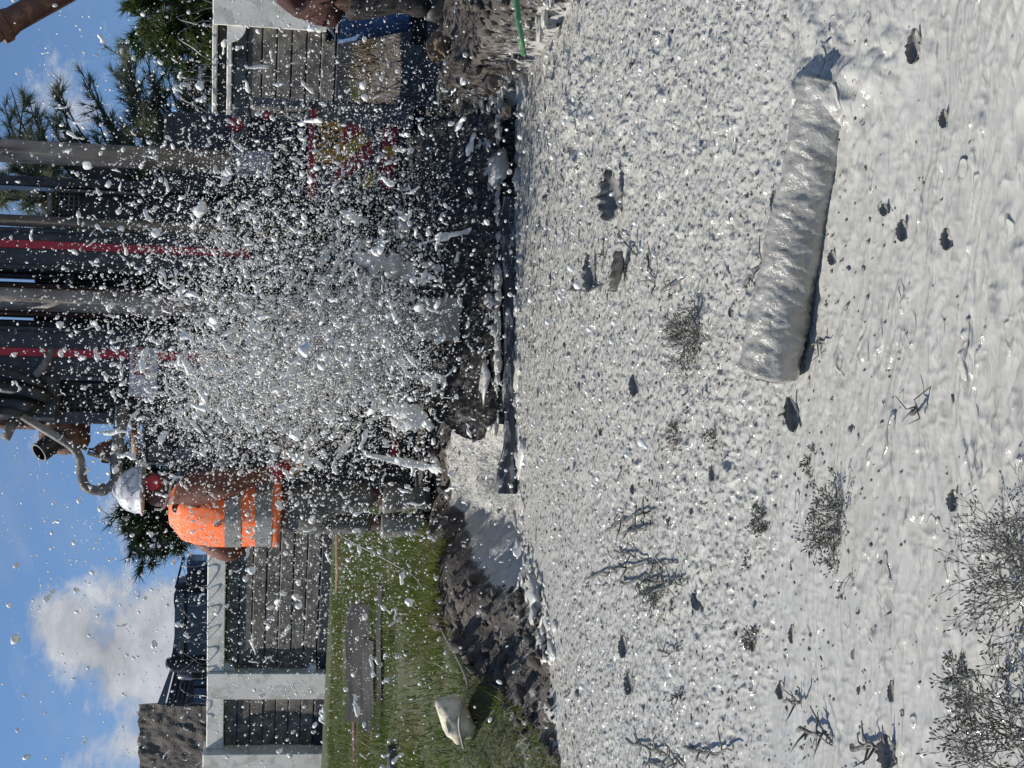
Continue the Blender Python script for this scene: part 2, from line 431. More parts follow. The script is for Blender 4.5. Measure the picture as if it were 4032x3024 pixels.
# ------------------------------------------------------------------ the pit outline, from the slurry's far shore
GZ = 0.31                                           # level of the yard above the slurry
shore = np.array([G(ix, iy, 0.0) for ix, iy in ((2290, -60), (2200, 120), (2100, 260), (2045, 380), (2030, 500), (2030, 800), (2030, 1200), (2030, 1600), (2035, 1900), (2050, 2050), (2100, 2200), (2150, 2420), (2185, 2700), (2210, 3000), (2225, 3200))])
shore = shore[np.argsort(shore[:, 0])]
turf = np.array([G(ix, iy, GZ) for ix, iy in ((1950, 3120), (1890, 2950), (1860, 2800), (1800, 2600), (1745, 2420), (1740, 2250), (1730, 2120), (1640, 2000), (1500, 1850))])
turf = turf[np.argsort(turf[:, 0])]
def E(x): return np.interp(x, shore[:, 0], shore[:, 1])
def S(x): return np.interp(x, turf[:, 0], turf[:, 1])
XG = turf[-1, 0]                                    # right of this the yard is bare soil
spill_c = G(1900, 1960, 0.2)
def ground_z(x, y):
    x = np.asarray(x, float); y = np.asarray(y, float)
    e = E(x) + 0.05 * vn(x * 4, y * 0.5, 2)
    d = y - e
    steep = np.interp(x, [-1.6, -1.0, -0.65, 0.2, 1.4, 2.0], [0.95, 1.1, 1.5, 0.6, 0.5, 0.6])
    z = -0.30 + 0.30 * sst(-0.10, 0.04, d) + GZ * sst(0.0, 1.0, d / steep)
    soil = sst(-0.05, 0.05, d) * (1 - sst(0.0, 0.6, np.where(x < XG, y - S(x), -1.0)))
    soil = soil * (1 - sst(13, 16, y))
    z = z + soil * (0.035 * fbm(x * 5, y * 5, 1, 4) + 0.012 * fbm(x * 22, y * 22, 3, 3))
    # heap of dug earth behind the second man, at the right
    hx, hy, _ = P(1560, 250, 12.5)
    z = z + 0.26 * np.exp(-((x - hx) / 0.8) ** 2 - ((y - hy) / 1.2) ** 2) * (1 + 0.3 * fbm(x * 4, y * 4, 4, 4))
    z = np.where(y < 0.9, 0.04 + 0.02 * vn(x * 3, y * 3, 5), z)
    return z
def GG(ix, iy, off=0.0):                            # where the view meets the ground, raised by off
    d = ray(ix, iy); lo_, hi_ = 3.0, 30.0
    ts = np.linspace(lo_, hi_, 2700); p = CAM[None] + d[None] * (ts / d[1])[:, None]
    g_ = ground_z(p[:, 0], p[:, 1]) + off; g_ = np.where(p[:, 1] < E(p[:, 0]), off, g_)
    i = np.argmax(p[:, 2] <= g_)
    return p[i]
def axis(parts):
    o = []
    for a, b, n in parts: o += list(np.linspace(a, b, n, endpoint=False))
    return np.array(o + [parts[-1][1]])
gx = axis(((-400, -60, 14), (-60, -10, 26), (-10, -3, 50), (-3, 3, 190), (3, 10, 50), (10, 60, 26), (60, 400, 14)))
gy = axis(((-30, 0.7, 20), (0.7, 5.2, 20), (5.2, 9.6, 170), (9.6, 16, 70), (16, 40, 50), (40, 120, 20), (120, 900, 12)))
XX, YY = np.meshgrid(gx, gy)
ZZ = ground_z(XX, YY)
gv = np.stack([XX, YY, ZZ], -1).reshape(-1, 3)
def grid_faces(ny, nx):
    i = np.arange(ny - 1)[:, None] * nx + np.arange(nx - 1)[None]
    return np.stack([i, i + 1, i + nx + 1, i + nx], -1).reshape(-1, 4)
gm = np_mesh('ground', gv, grid_faces(len(gy), len(gx)))
x_, y_ = gv[:, 0], gv[:, 1]
turfm = np.where(x_ < XG, sst(-0.05, 0.25, y_ - S(x_) + 0.15 * vn(x_ * 3, y_ * 3, 6)), sst(14.5, 16.5, y_))
float_attr(gm, 'turf', turfm)
sp = np.exp(-((x_ - spill_c[0]) / 0.36) ** 2) * (1 - sst(0.35, 1.15, y_ - E(x_))) * 2.2
sp = np.maximum(sp, (1 - sst(0.0, 0.16, y_ - E(x_) + 0.10 * vn(x_ * 6, y_ * 3, 1))) * 0.9)
sx = P(2000, 180, 6.9)[0]
sp = np.maximum(sp, np.exp(-((x_ - sx) / 0.55) ** 2) * (1 - sst(0.02, 0.4, y_ - E(x_))) * 0.72)
sp = np.maximum(sp, (1 - sst(0.3, 1.5, y_ - E(x_))) * 0.47)
float_attr(gm, 'spill', np.clip(sp, 0, 1.4))
m = bpy.data.materials.new('yard_ground'); m.use_nodes = True
t = m.node_tree; b = t.nodes['Principled BSDF']; nn = t.nodes.new; ll = t.links.new
tcn = nn('ShaderNodeTexCoord')
def gnoise(s, d, r=0.6):
    n = nn('ShaderNodeTexNoise'); n.inputs['Scale'].default_value = s; n.inputs['Detail'].default_value = d; n.inputs['Roughness'].default_value = r
    ll(tcn.outputs['Object'], n.inputs['Vector']); return n.outputs[0]
def gramp(src, c0, c1, p0=0.35, p1=0.65):
    r = nn('ShaderNodeValToRGB'); r.color_ramp.elements[0].position = p0; r.color_ramp.elements[1].position = p1
    r.color_ramp.elements[0].color = (*c0, 1); r.color_ramp.elements[1].color = (*c1, 1); ll(src, r.inputs[0]); return r.outputs[0]
def gmix(f, a, c):
    x = nn('ShaderNodeMix'); x.data_type = 'RGBA'; ll(f, x.inputs[0]); ll(a, x.inputs[6]); ll(c, x.inputs[7]); return x.outputs[2]
def gmath(op, a, c=None, clamp=False):
    q = nn('ShaderNodeMath'); q.operation = op; q.use_clamp = clamp
    for i, v in enumerate((a, c)):
        if v is None: continue
        if isinstance(v, (int, float)): q.inputs[i].default_value = v
        else: ll(v, q.inputs[i])
    return q.outputs[0]
def gattr(nm):
    a = nn('ShaderNodeAttribute'); a.attribute_name = nm; return a.outputs['Fac']
soilc = gramp(gnoise(9, 8), (0.042, 0.036, 0.030), (0.135, 0.115, 0.095))
turfc = gramp(gnoise(5, 6), (0.035, 0.05, 0.014), (0.10, 0.10, 0.04))
base = gmix(gattr('turf'), soilc, turfc)
nsp = gmath('ADD', gmath('MULTIPLY', gnoise(16, 6, 0.7), 0.75), gmath('MULTIPLY', gnoise(60, 3), 0.25))
spm = gmath('MULTIPLY', gmath('SUBTRACT', gmath('ADD', gattr('spill'), nsp), 0.98), 9.0, True)
slc = gramp(gnoise(12, 4), (0.44, 0.43, 0.39), (0.54, 0.525, 0.48))
ll(gmix(spm, base, slc), b.inputs['Base Color'])
ro = nn('ShaderNodeMix'); ll(spm, ro.inputs[0]); ro.inputs[2].default_value = 0.8; ro.inputs[3].default_value = 0.35; ll(ro.outputs[0], b.inputs['Roughness'])
bp = nn('ShaderNodeBump'); bp.inputs['Strength'].default_value = 0.8; bp.inputs['Distance'].default_value = 0.03
ll(gmath('ADD', gnoise(30, 7), gmath('MULTIPLY', spm, 0.35)), bp.inputs['Height']); ll(bp.outputs[0], b.inputs['Normal'])
link('ground', gm, m, kind='structure')

# ------------------------------------------------------------------ slurry
nu, nr = 620, 720
u_in = np.linspace(-0.33, 0.33, nu)
u_ax = np.concatenate([np.linspace(-2.2, -0.34, 24), u_in, np.linspace(0.34, 2.2, 24)])
k = 1.25                                            # rows: step grows as y**k
ya, yb = 1.0, 9.0
q = np.linspace(ya ** (1 - k), yb ** (1 - k), nr)
y_ax = q ** (1 / (1 - k))
UU, YS = np.meshgrid(u_ax, y_ax)
XS = UU * YS
def slurry_h(x, y):
    w1 = vn(x * 1.7, y * 1.7, 1) * 0.10 + vn(x * 5, y * 5, 2) * 0.03
    ang = 0.35 + 0.45 * vn(x * 0.8, y * 0.8, 3)
    a_ = x * np.cos(ang) - y * np.sin(ang); v_ = x * np.sin(ang) + y * np.cos(ang) + w1
    near = 1 - sst(2.7, 4.2, y + 0.35 * vn(x * 1.2, y * 1.2, 4) - 0.25 * sst(-0.2, -1.0, x))
    h = 0.007 * vn(a_ * 1.2, v_ * 4.0, 1) + (0.0017 * vn(a_ * 2.6, v_ * 12, 2) + 0.0010 * vn(a_ * 5, v_ * 27, 3)) * (0.4 + 0.6 * near)
    calm = sst(6.0, 7.0, y) * sst(-0.35, -0.9, x)   # smooth sheet at the far left shore
    rough = (1 - near) * (1 - 0.9 * calm)
    bill = np.abs(vn(x * 15 + w1 * 30, y * 14, 5)) + 0.7 * np.abs(vn(x * 32, y * 28, 6)) + 0.4 * np.abs(vn(x * 60, y * 50, 7))
    h = h + rough * 0.0046 * (bill - 0.6) + near * 0.0004 * (np.abs(vn(x * 16, y * 13, 5)) - 0.4)
    # small wrinkles wandering over the near sheet
    r1 = 1 - np.abs(vn(a_ * 2.6 + 3, v_ * 12 + 1, 6)); h = h + near * 0.0026 * r1 ** 7
    r2 = 1 - np.abs(vn(a_ * 3.4 + 9, v_ * 24 + 4, 4)); h = h + near * 0.0012 * r2 ** 6
    return h, near, calm
HS, near_w, calm_w = slurry_h(XS, YS)
# churned lumps by the pipe's right end and along the right
def lump(cx, cy, r, amp, s):
    global HS
    d2 = ((XS - cx) / r) ** 2 + ((YS - cy) / r) ** 2
    wgt = np.exp(-d2)
    HS = HS + wgt * amp * 0.34 * (0.5 + 1.3 * np.abs(fbm(XS * 11, YS * 11, s, 3)) - 0.4)
for ix, iy, r, a in ((3330, 240, .20, .035), (3180, 90, .18, .03), (3560, 60, .15, .025), (3420, 380, .13, .03), (2480, 500, .30, .06), (2300, 330, .32, .06), (2250, 560, .3, .05), (2620, 360, .25, .04), (2150, 260, .3, .05)):
    c = G(ix, iy, 0); lump(c[0], c[1], r, a, int(ix) % 5)
# impact pits, blobs and crescents left by the falling drops
def stamp(cx, cy, rx, ry, amp, kind, rot):
    j0 = np.searchsorted(y_ax, cy - 2.2 * ry); j1 = np.searchsorted(y_ax, cy + 2.2 * ry)
    if j1 <= j0: return
    i0 = np.searchsorted(u_ax, (cx - 2.2 * rx) / cy); i1 = np.searchsorted(u_ax, (cx + 2.2 * rx) / cy)
    if i1 <= i0: return
    dx = XS[j0:j1, i0:i1] - cx; dy = YS[j0:j1, i0:i1] - cy
    c, s = math.cos(rot), math.sin(rot)
    a = (dx * c + dy * s) / rx; bb = (-dx * s + dy * c) / ry
    d2 = a * a + bb * bb
    if kind == 0: HS[j0:j1, i0:i1] += amp * np.exp(-d2 * d2 * 1.5)              # blob
    elif kind == 1: HS[j0:j1, i0:i1] += amp * (np.exp(-(np.sqrt(d2) - 1) ** 2 * 9) * 0.6 - np.exp(-d2 * d2 * 2) * 1.0)   # crater with a rim
    elif kind == 3: HS[j0:j1, i0:i1] += amp * (np.exp(-(np.sqrt(d2) - 1) ** 2 * 22) * (.65 + .35 * a / (np.sqrt(d2) + .1)) + .35 * np.exp(-d2 * 1.5))
    else: HS[j0:j1, i0:i1] += amp * np.exp(-(np.sqrt(d2) - 1) ** 2 * 12) * np.clip(0.3 + bb, 0, 1)                       # crescent
NS = 19000
iy_s = rng.uniform(-200, 3224, NS); ix_s = 2040 + 2000 * rng.beta(1.15, 2.1, NS)
rs = np.exp(rng.normal(math.log(0.0070), 0.45, NS)); kd = rng.choice([0, 1, 1, 2, 2], NS); ro_ = rng.uniform(0, 6.28, NS)
for i in range(NS):
    d = ray(ix_s[i], iy_s[i])
    if d[2] >= -0.05: continue
    tt = -CAM_H / d[2]; cx, cy = d[0] * tt, d[1] * tt
    r = min(rs[i], 0.035) * (0.75 + 0.07 * cy)
    am = r * (0.45 if cy > 3.5 else 0.13)
    if cy > 6 and cx < -0.5: am *= 0.5
    stamp(cx, cy, r * 1.25, r * 0.9, am, kd[i], ro_[i])
for i in range(130):                                 # slow oval bubbles on the near sheet
    c = G(rng.uniform(3250, 4100), rng.uniform(-100, 3100), 0)
    r = rng.uniform(0.008, 0.026); stamp(c[0], c[1], r * 2.0, r * 0.9, r * 0.22, rng.choice([2, 2, 0, 1]), rng.uniform(-0.5, 0.3))
def ridge(cx, cy, ln, wd, amp, rot, bend):         # soft crease running with the flow
    j0 = np.searchsorted(y_ax, cy - ln); j1 = np.searchsorted(y_ax, cy + ln); i0 = np.searchsorted(u_ax, (cx - ln) / cy); i1 = np.searchsorted(u_ax, (cx + ln) / cy)
    if j1 <= j0 or i1 <= i0: return
    dx = XS[j0:j1, i0:i1] - cx; dy = YS[j0:j1, i0:i1] - cy; c, s = math.cos(rot), math.sin(rot)
    a = (dx * c + dy * s) / ln; bb = (-dx * s + dy * c) - bend * ln * (a * a - .3) - .25 * wd * np.sin(a * 9 + cx * 40)
    HS[j0:j1, i0:i1] += amp * np.clip(1 - a * a, 0, 1) ** 1.5 * (np.exp(-(bb / wd) ** 2) - .6 * np.exp(-((bb + 1.7 * wd) / wd) ** 2))
for i in range(420):
    c = G(3050 + 1050 * rng.random() ** .7, rng.uniform(-150, 3170), 0); l_ = rng.uniform(.04, .22)
    ridge(c[0], c[1], l_, rng.uniform(.003, .008), rng.uniform(.0012, .0038), -.38 + rng.normal(0, .28), rng.normal(0, .35))
for i in range(420):                                 # long closed ovals where drops sank
    c = G(2900 + 1200 * rng.random() ** .8, rng.uniform(-150, 3170), 0); r = rng.uniform(.007, .022)
    stamp(c[0], c[1], r * rng.uniform(1.6, 3), r, r * .20, 3, -.35 + rng.normal(0, .25))
pa, pb = G(3262, 405, .010), G(3018, 1478, .078)
pd_ = (pb - pa)[:2]; pl_ = np.linalg.norm(pd_); pd_ = pd_ / pl_; pn_ = np.array([-pd_[1], pd_[0]]); pn_ = pn_ if pn_[1] > 0 else -pn_
ta = ((XS - pa[0]) * pd_[0] + (YS - pa[1]) * pd_[1]); tp_ = (XS - pa[0]) * pn_[0] + (YS - pa[1]) * pn_[1]
HS = HS + .062 * np.exp(-((tp_ - .055) / .045) ** 2) * sst(-.12, .02, ta) * (1 - sst(pl_ * .55, pl_ * 1.0, ta)) * (1 + .35 * vn(XS * 16, YS * 16, 2))
HS = HS + .034 * np.exp(-((ta + .02) / .06) ** 2 - ((tp_ + .01) / .08) ** 2) * (1 + .4 * vn(XS * 18, YS * 18, 4))
edge = sst(-0.25, 0.05, YS - E(XS))
HS = HS * (1 - 0.7 * edge)
HS[YS < 1.2] *= 0.3
sv = np.stack([XS, YS, HS], -1).reshape(-1, 3)
sm = np_mesh('slurry_pool', sv, grid_faces(nr, len(u_ax)))
def slurry_z(x, y):
    j = min(np.searchsorted(y_ax, y), nr - 1); i = min(np.searchsorted(u_ax, x / y), len(u_ax) - 1)
    return HS[j, i]
float_attr(sm, 'near', near_w.ravel()); float_attr(sm, 'calm', calm_w.ravel())
m = bpy.data.materials.new('slurry_surface'); m.use_nodes = True
t = m.node_tree; b = t.nodes['Principled BSDF']; nn = t.nodes.new; ll = t.links.new
tcn = nn('ShaderNodeTexCoord')
def stretched(sx_, sy_, rot):
    q_ = nn('ShaderNodeMapping'); q_.inputs['Scale'].default_value = (sx_, sy_, 1); q_.inputs['Rotation'].default_value = (0, 0, rot); ll(tcn.outputs['Object'], q_.inputs['Vector']); return q_.outputs[0]
def snoise(vec, s_, d_, r_=.55, dist=0.0):
    n = nn('ShaderNodeTexNoise'); n.inputs['Scale'].default_value = s_; n.inputs['Detail'].default_value = d_; n.inputs['Roughness'].default_value = r_; n.inputs['Distortion'].default_value = dist
    ll(vec, n.inputs['Vector']); return n.outputs[0]
v_flow = stretched(0.7, 4.4, .38); v_iso = stretched(1.0, 1.0, 0)
ll(gramp(snoise(v_flow, 2.5, 5, .6, .6), (0.39, 0.38, 0.342), (0.47, 0.458, 0.415)), b.inputs['Base Color'])
b.inputs['Roughness'].default_value = 0.11; b.inputs['Specular IOR Level'].default_value = 0.5
na, ca_ = gattr('near'), gattr('calm')
far_f = gmath('MULTIPLY', gmath('SUBTRACT', 1.0, na), gmath('SUBTRACT', 1.0, gmath('MULTIPLY', ca_, .85)))
h_far = gmath('ADD', snoise(stretched(.85, 1.1, .1), 30, 1, .4), gmath('MULTIPLY', snoise(v_iso, 62, 1, .4), .38))
def warped(vec, s_, amt):
    n = nn('ShaderNodeTexNoise'); n.inputs['Scale'].default_value = s_; n.inputs['Detail'].default_value = 2; ll(tcn.outputs['Object'], n.inputs['Vector'])
    x = nn('ShaderNodeVectorMath'); x.operation = 'MULTIPLY_ADD'; ll(n.outputs['Color'], x.inputs[0]); x.inputs[1].default_value = (amt, amt, amt); ll(vec, x.inputs[2]); return x.outputs[0]
wv = nn('ShaderNodeTexWave'); wv.wave_type = 'BANDS'; wv.bands_direction = 'Y'; wv.inputs['Scale'].default_value = 4.6; wv.inputs['Distortion'].default_value = 5.0; wv.inputs['Detail'].default_value = 3.0; wv.inputs['Detail Scale'].default_value = 1.4
ll(warped(stretched(.55, 1.7, .38), 1.6, .9), wv.inputs['Vector'])
vo = nn('ShaderNodeTexVoronoi'); vo.inputs['Scale'].default_value = 11; ll(warped(stretched(.50, 1.35, .36), 7, .16), vo.inputs['Vector'])
rr_ = nn('ShaderNodeValToRGB'); cr = rr_.color_ramp; cr.elements[0].position = 0.0; cr.elements[0].color = (.35, .35, .35, 1); cr.elements[1].position = 1.0; cr.elements[1].color = (0, 0, 0, 1)
for p_, c_ in ((.17, .30), (.25, 1.0), (.33, .0)):
    e_ = cr.elements.new(p_); e_.color = (c_, c_, c_, 1)
ll(vo.outputs['Distance'], rr_.inputs[0])
pick = gmath('MULTIPLY', gmath('SUBTRACT', snoise(v_iso, 5.5, 2), .47), 5.0, True)
ring_h = gmath('MULTIPLY', rr_.outputs[0], pick)
wave_h = gmath('MULTIPLY', wv.outputs['Fac'], gmath('MULTIPLY', gmath('SUBTRACT', snoise(v_flow, 2.2, 2), .38), 3.0, True))
h_near = gmath('ADD', gmath('MULTIPLY', snoise(v_flow, 8, 4, .5, .8), .55), gmath('ADD', gmath('MULTIPLY', ring_h, .46), gmath('MULTIPLY', wave_h, .36)))
hh_ = gmath('ADD', gmath('MULTIPLY', h_far, gmath('ADD', gmath('MULTIPLY', far_f, 1.5), .02)), gmath('MULTIPLY', h_near, gmath('ADD', gmath('MULTIPLY', na, .95), .20)))
bp = nn('ShaderNodeBump'); bp.inputs['Strength'].default_value = 0.85; bp.inputs['Distance'].default_value = 0.022
ll(hh_, bp.inputs['Height']); ll(bp.outputs[0], b.inputs['Normal'])
link('slurry_pool', sm, m, kind='structure')

# ------------------------------------------------------------------ boundary wall of precast concrete
WA = P(1080, 2774, 23.5); WB = P(1080, 124, 18.6)
wt = np.array([WB[0] - WA[0], WB[1] - WA[1], 0.0]); wt /= np.linalg.norm(wt)
wn = np.array([wt[1], -wt[0], 0.0])                 # towards the yard
W0 = np.array([WA[0], WA[1], 0.0])
def PW(ix, iy, off=0.0):                            # (distance along the wall, height) where the view meets the wall
    o = W0 + wn * off
    d = ray(ix, iy); tt = np.dot(o - CAM, wn) / np.dot(d, wn); p = CAM + d * tt
    return np.dot(p - W0, wt), p[2]
def WP(s, z, off=0.0): return W0 + wt * s + wn * off + np.array([0, 0, z])
wall = thing('concrete_wall', 'long precast concrete boundary wall with pale posts and weathered dark panel boards', 'wall', WP(4.5, GZ))
def wbox(name, s0, s1, z0, z1, off0, off1, m_, par=wall, bev=0.012):
    c = WP((s0 + s1) / 2, (z0 + z1) / 2, (off0 + off1) / 2)
    return MB().box(c, (s1 - s0, off1 - off0, z1 - z0), (wt, wn, (0, 0, 1)), bev).obj(name, m_, par)
sA0, _ = PW(1000, 3010); sA1, _ = PW(1000, 2935)
sB0, _ = PW(1000, 2735); sB1, _ = PW(1000, 2632)
sR0, _ = PW(1000, 95); sR1, _ = PW(1000, -30)
zt_l = PW(815, 2690)[1]; zb_l = PW(884, 2690)[1]; zq_l = PW(1240, 2690)[1]
zt_r = PW(836, 300)[1]; zb_r = PW(856, 300)[1]; zc_r = PW(893, 300)[1]; zd_r = PW(914, 300)[1]; zq_r = PW(1318, 300)[1]
s_mid = PW(1000, 1250)[0]; s_end = sR1 + 6.0; s_beg = sA0 - 5.0
zp0 = GZ - 0.25
# posts
for s0, s1, zt, off in ((sA0, sA1, zt_l + 0.05, 0.20), (sB0, sB1, zt_l - 0.004, 0.12), (s_mid - 0.17, s_mid + 0.17, zt_l, 0.12), (sR0, sR1, zt_r - 0.004, 0.14), (s_beg, s_beg + 0.3, zt_l, 0.12), (s_end - 0.3, s_end, zt_r, 0.12)):
    wbox('post', s0, s1, zp0, zt, -0.12, off, MT['conc_white'])
def boards(s0, s1, ztop, zbot, n):
    zs = np.linspace(ztop, zbot, n + 1)
    for i in range(n):
        o_ = rng.uniform(-0.008, 0.008)
        wbox('panel_board', s0 + 0.002, s1 - 0.002, zs[i + 1] + 0.004, zs[i] - 0.004, -0.05, 0.0 + o_, MT['plank'], bev=0.012)
for s0, s1 in ((s_beg + 0.3, sA0), (sA1, sB0), (sB1, s_mid - 0.17)):
    wbox('top_beam', s0 + 0.003, s1 - 0.003, zb_l, zt_l, -0.12, 0.085, MT['conc_white'])
    boards(s0, s1, zb_l - 0.004, zq_l, 7)
    wbox('plinth', s0 + 0.003, s1 - 0.003, zp0, zq_l - 0.012, -0.06, 0.02, MT['plinth'])
    wbox('backing', s0 + 0.004, s1 - 0.004, zp0, zb_l, -0.10, -0.055, MT['plinth'])
for s0, s1 in ((s_mid + 0.17, sR0), (sR1, s_end - 0.3)):
    wbox('top_beam', s0 + 0.003, s1 - 0.003, zb_r, zt_r, -0.12, 0.085, MT['conc_white'])
    wbox('brown_board', s0 + 0.003, s1 - 0.003, zc_r + 0.002, zb_r - 0.002, -0.05, -0.01, MT['plank_brown'])
    wbox('lower_beam', s0 + 0.003, s1 - 0.003, zd_r, zc_r, -0.08, 0.075, MT['conc_white'])
    boards(s0, s1, zd_r - 0.004, zq_r, 7)
    wbox('plinth', s0 + 0.003, s1 - 0.003, zp0, zq_r - 0.012, -0.06, 0.02, MT['plinth'])
    wbox('backing', s0 + 0.004, s1 - 0.004, zp0, zb_r, -0.10, -0.055, MT['plinth'])
def haunch(s, z, r, sx, sz, off=0.07):              # quarter-round bracket at a corner
    pts = [(s, z)] + [(s + sx * r * math.cos(a), z + sz * r * math.sin(a)) for a in np.linspace(0, math.pi / 2, 8)]
    ring0 = [WP(a, b_, 0.004) for a, b_ in pts]; ring1 = [WP(a, b_, off) for a, b_ in pts]
    mb = MB().loft([ring0, ring1])
    mb.obj('corner_bracket', MT['conc_white'], wall)
haunch(sB1, zb_l, 0.16, 1, -1); haunch(sB1, zq_l, 0.13, 1, 1); haunch(sR0, zc_r - 0.004, 0.22, -1, -1, 0.10); haunch(s_mid - 0.17, zb_l, 0.16, -1, -1)

def coil(name, s0, s1, z, label, rad=0.20, pitch=0.34):
    n = int((s1 - s0) / pitch * 26); pts = []
    for i in range(n):
        a = 2 * math.pi * i / 26
        s = s0 + (s1 - s0) * i / n; r = rad * (1 + 0.12 * math.sin(i * 0.7))
        pts.append(WP(s + 0.10 * math.sin(a * 0.5), z + r * 0.85 + r * math.sin(a), -0.02 + r * 0.9 * math.cos(a)))
    mb = MB().tube(pts, 0.006, 4)
    for i in range(0, n - 1, 2):
        d = pts[i + 1] - pts[i]; d /= np.linalg.norm(d); p = pts[i]; e = np.array([0, 0, 0.022])
        mb.tri(p - d * 0.016 + e, p + d * 0.016 - e, p + wn * 0.008)
    mb.obj(name, MT['wire'], None, label, 'razor wire', 'razor wire on the boundary wall')
coil('razor_wire', sB0 - 0.6, s_mid - 0.6, zt_l, 'coiled razor wire on the wall top in front of the black truck')
coil('razor_wire', s_mid + 2.2, sR1 + 0.6, zt_r, 'coiled razor wire on the wall top below the feathery trees')

# ------------------------------------------------------------------ rough brown building behind the wall, left
q0 = P(545, 2770, 26.0); q1 = P(545, 3300, 26.0)
hb = thing('brown_building', 'dark brown rough walled building rising behind the boundary wall, at the lower left corner', 'building', ((q0[0] + q1[0]) / 2, 27.8, GZ))
bw, bh = q0[0] - q1[0], q0[2]
ring = []
nseg = 70
vv = []; ff = []
xs_ = np.linspace(q1[0], q0[0], 90); zs_ = np.linspace(GZ - 0.2, bh, 90)
GX, GZ_ = np.meshgrid(xs_, zs_)
GY = 26.0 + (q0[0] - GX) * .55 + 0.025 * fbm(GX * 6, GZ_ * 6, 2, 4)
GX = GX + 0.03 * fbm(GZ_ * 5, GX * 2, 3, 3) * sst(0.7, 1, (GX - q1[0]) / bw)
GZ_ = GZ_ + 0.03 * fbm(GX * 5, GX * 1.3, 5, 3) * sst(0.8, 1, (GZ_ - GZ) / (bh - GZ))
v_ = np.stack([GX, GY, GZ_], -1).reshape(-1, 3) - ORG[hb.name]
link('front_wall', np_mesh('front_wall', v_, grid_faces(90, 90)), MT['stucco'], hb)
foot = [(q1[0] + .03, 26.06 + (q0[0] - q1[0]) * .55), (q0[0] - .03, 26.08), (q0[0] * 1.16, 30.2), (q1[0], 30.4)]
MB().loft([[(x, y, z) for x, y in foot] for z in (GZ - .1, bh - .06)]).obj('rear_block', MT['stucco'], hb)
MB().loft([[(x * 1.0, y, z) for x, y in foot] for z in (bh - .055, bh - .01)]).obj('roof_slab', MT['stucco'], hb)

# ------------------------------------------------------------------ black truck behind the wall
TY = 25.0
tr = thing('black_truck', 'black lorry cab with grey sun visor seen over the wall beside the brown building', 'truck', (*P(900, 2440, TY + 0.8)[:2], GZ))
def tp(x, y, dy=0.0): return P(500 + x / 2.5125, 2200 + y / 2.5125, TY + dy)
def prism(pts, d0, d1, name, m_, par, bev=0):
    a = [tp(x, y, d0) for x, y in pts]; b_ = [tp(x, y, d1) * np.array([1, 1, 1]) for x, y in pts]
    a0 = np.array(a); b_ = a0 + np.array([0, d1 - d0, 0])
    return MB().loft([a0, b_]).obj(name, m_, par)
zlow = 820 + 700
prism([(500, 330), (465, 345), (462, 420), (475, 520), (470, 760), (452, 900), (432, 1010), (500, 1060), (560, 1100), (zlow, 1100), (zlow, 330)], 0.05, 1.9, 'cab_body', MT['black'], tr)
prism([(560, 335), (500, 400), (472, 520), (468, 830), (490, 920), (545, 985), (560, 980), (566, 340)], -0.12, 0.05, 'sun_visor', MT['trucktop'], tr)
prism([(600, 150), (580, 175), (575, 230), (490, 250), (470, 275), (480, 300), (570, 318), (zlow, 318), (zlow, 140), (640, 138)], 0.25, 1.2, 'front_panel', MT['black'], tr)
prism([(600, 345), (600, 960), (800, 960), (800, 345)], 0.02, 0.06, 'windscreen', MT['glass'], tr)
for x in (652, 672, 700):
    prism([(x, 560), (x + 7, 560), (x + 7, 960), (x, 960)], -0.03, 0.02, 'grille_bar', MT['trucktop'], tr)
MB().tube(smooth_path([tp(450, 1000, -.2), tp(433, 1030, -.25), tp(450, 1065, -.28), tp(520, 1075, -.28), tp(800, 1070, -.28)], 5), [.05, .06, .08, .085, .085, .085, .085, .085, .085, .085, .085, .085, .085, .085, .085, .085, .085, .085, .085, .085, .085][:21], 12).obj('mirror_arm', MT['black'], tr, smooth=True)
MB().lathe(tp(500, 1140, -.2), (0, 0, -1), ((0, 0.02), (0.02, 0.09), (0.2, 0.1), (0.28, 0.09), (0.30, 0.02)), 16).obj('mirror', MT['trucktop'], tr, smooth=True)
prism([(440, 1060), (470, 1060), (375, 1440), (298, 1440)], 0.1, 0.25, 'slanted_frame', MT['trucktop'], tr)
for i, x in enumerate((455, 500, 545, 590)):
    prism([(x + 40, 1110), (x + 68, 1110), (x + 8 - i * 4, 1440), (x - 26, 1440)], 0.14, 0.28, 'louvre', MT['black'], tr)
prism([(480, 1070), (zlow, 1070), (zlow, 1460), (385, 1460)], 0.30, 1.7, 'rear_body', MT['black'], tr)
prism([(660, 1205), (775, 1205), (775, 1250), (660, 1250)], 0.24, 0.29, 'side_window', MT['bluepaint'], tr)
prism([(660, 1280), (775, 1280), (775, 1430), (660, 1430)], 0.24, 0.29, 'side_panel', MT['bluepaint'], tr)
MB().tube([tp(560, -20, .4), tp(480, 290, .4)], 0.02, 6).obj('aerial', MT['black'], tr)
prism([(590, 20), (zlow, 20), (zlow, 130), (592, 130)], 0.5, 1.4, 'bonnet', MT['bluepaint'], tr)
for dx in (-0.9, 0.7):
    for dy in (0.35, 1.5):
        c = P(900, 2440, TY)
        w_ = MB().lathe((c[0] + dx, TY + dy, GZ + 0.45), (0, 1, 0), ((0, 0.3), (0.02, 0.44), (0.22, 0.45), (0.25, 0.3)), 20).obj('wheel', MT['rubber'], tr, smooth=False)

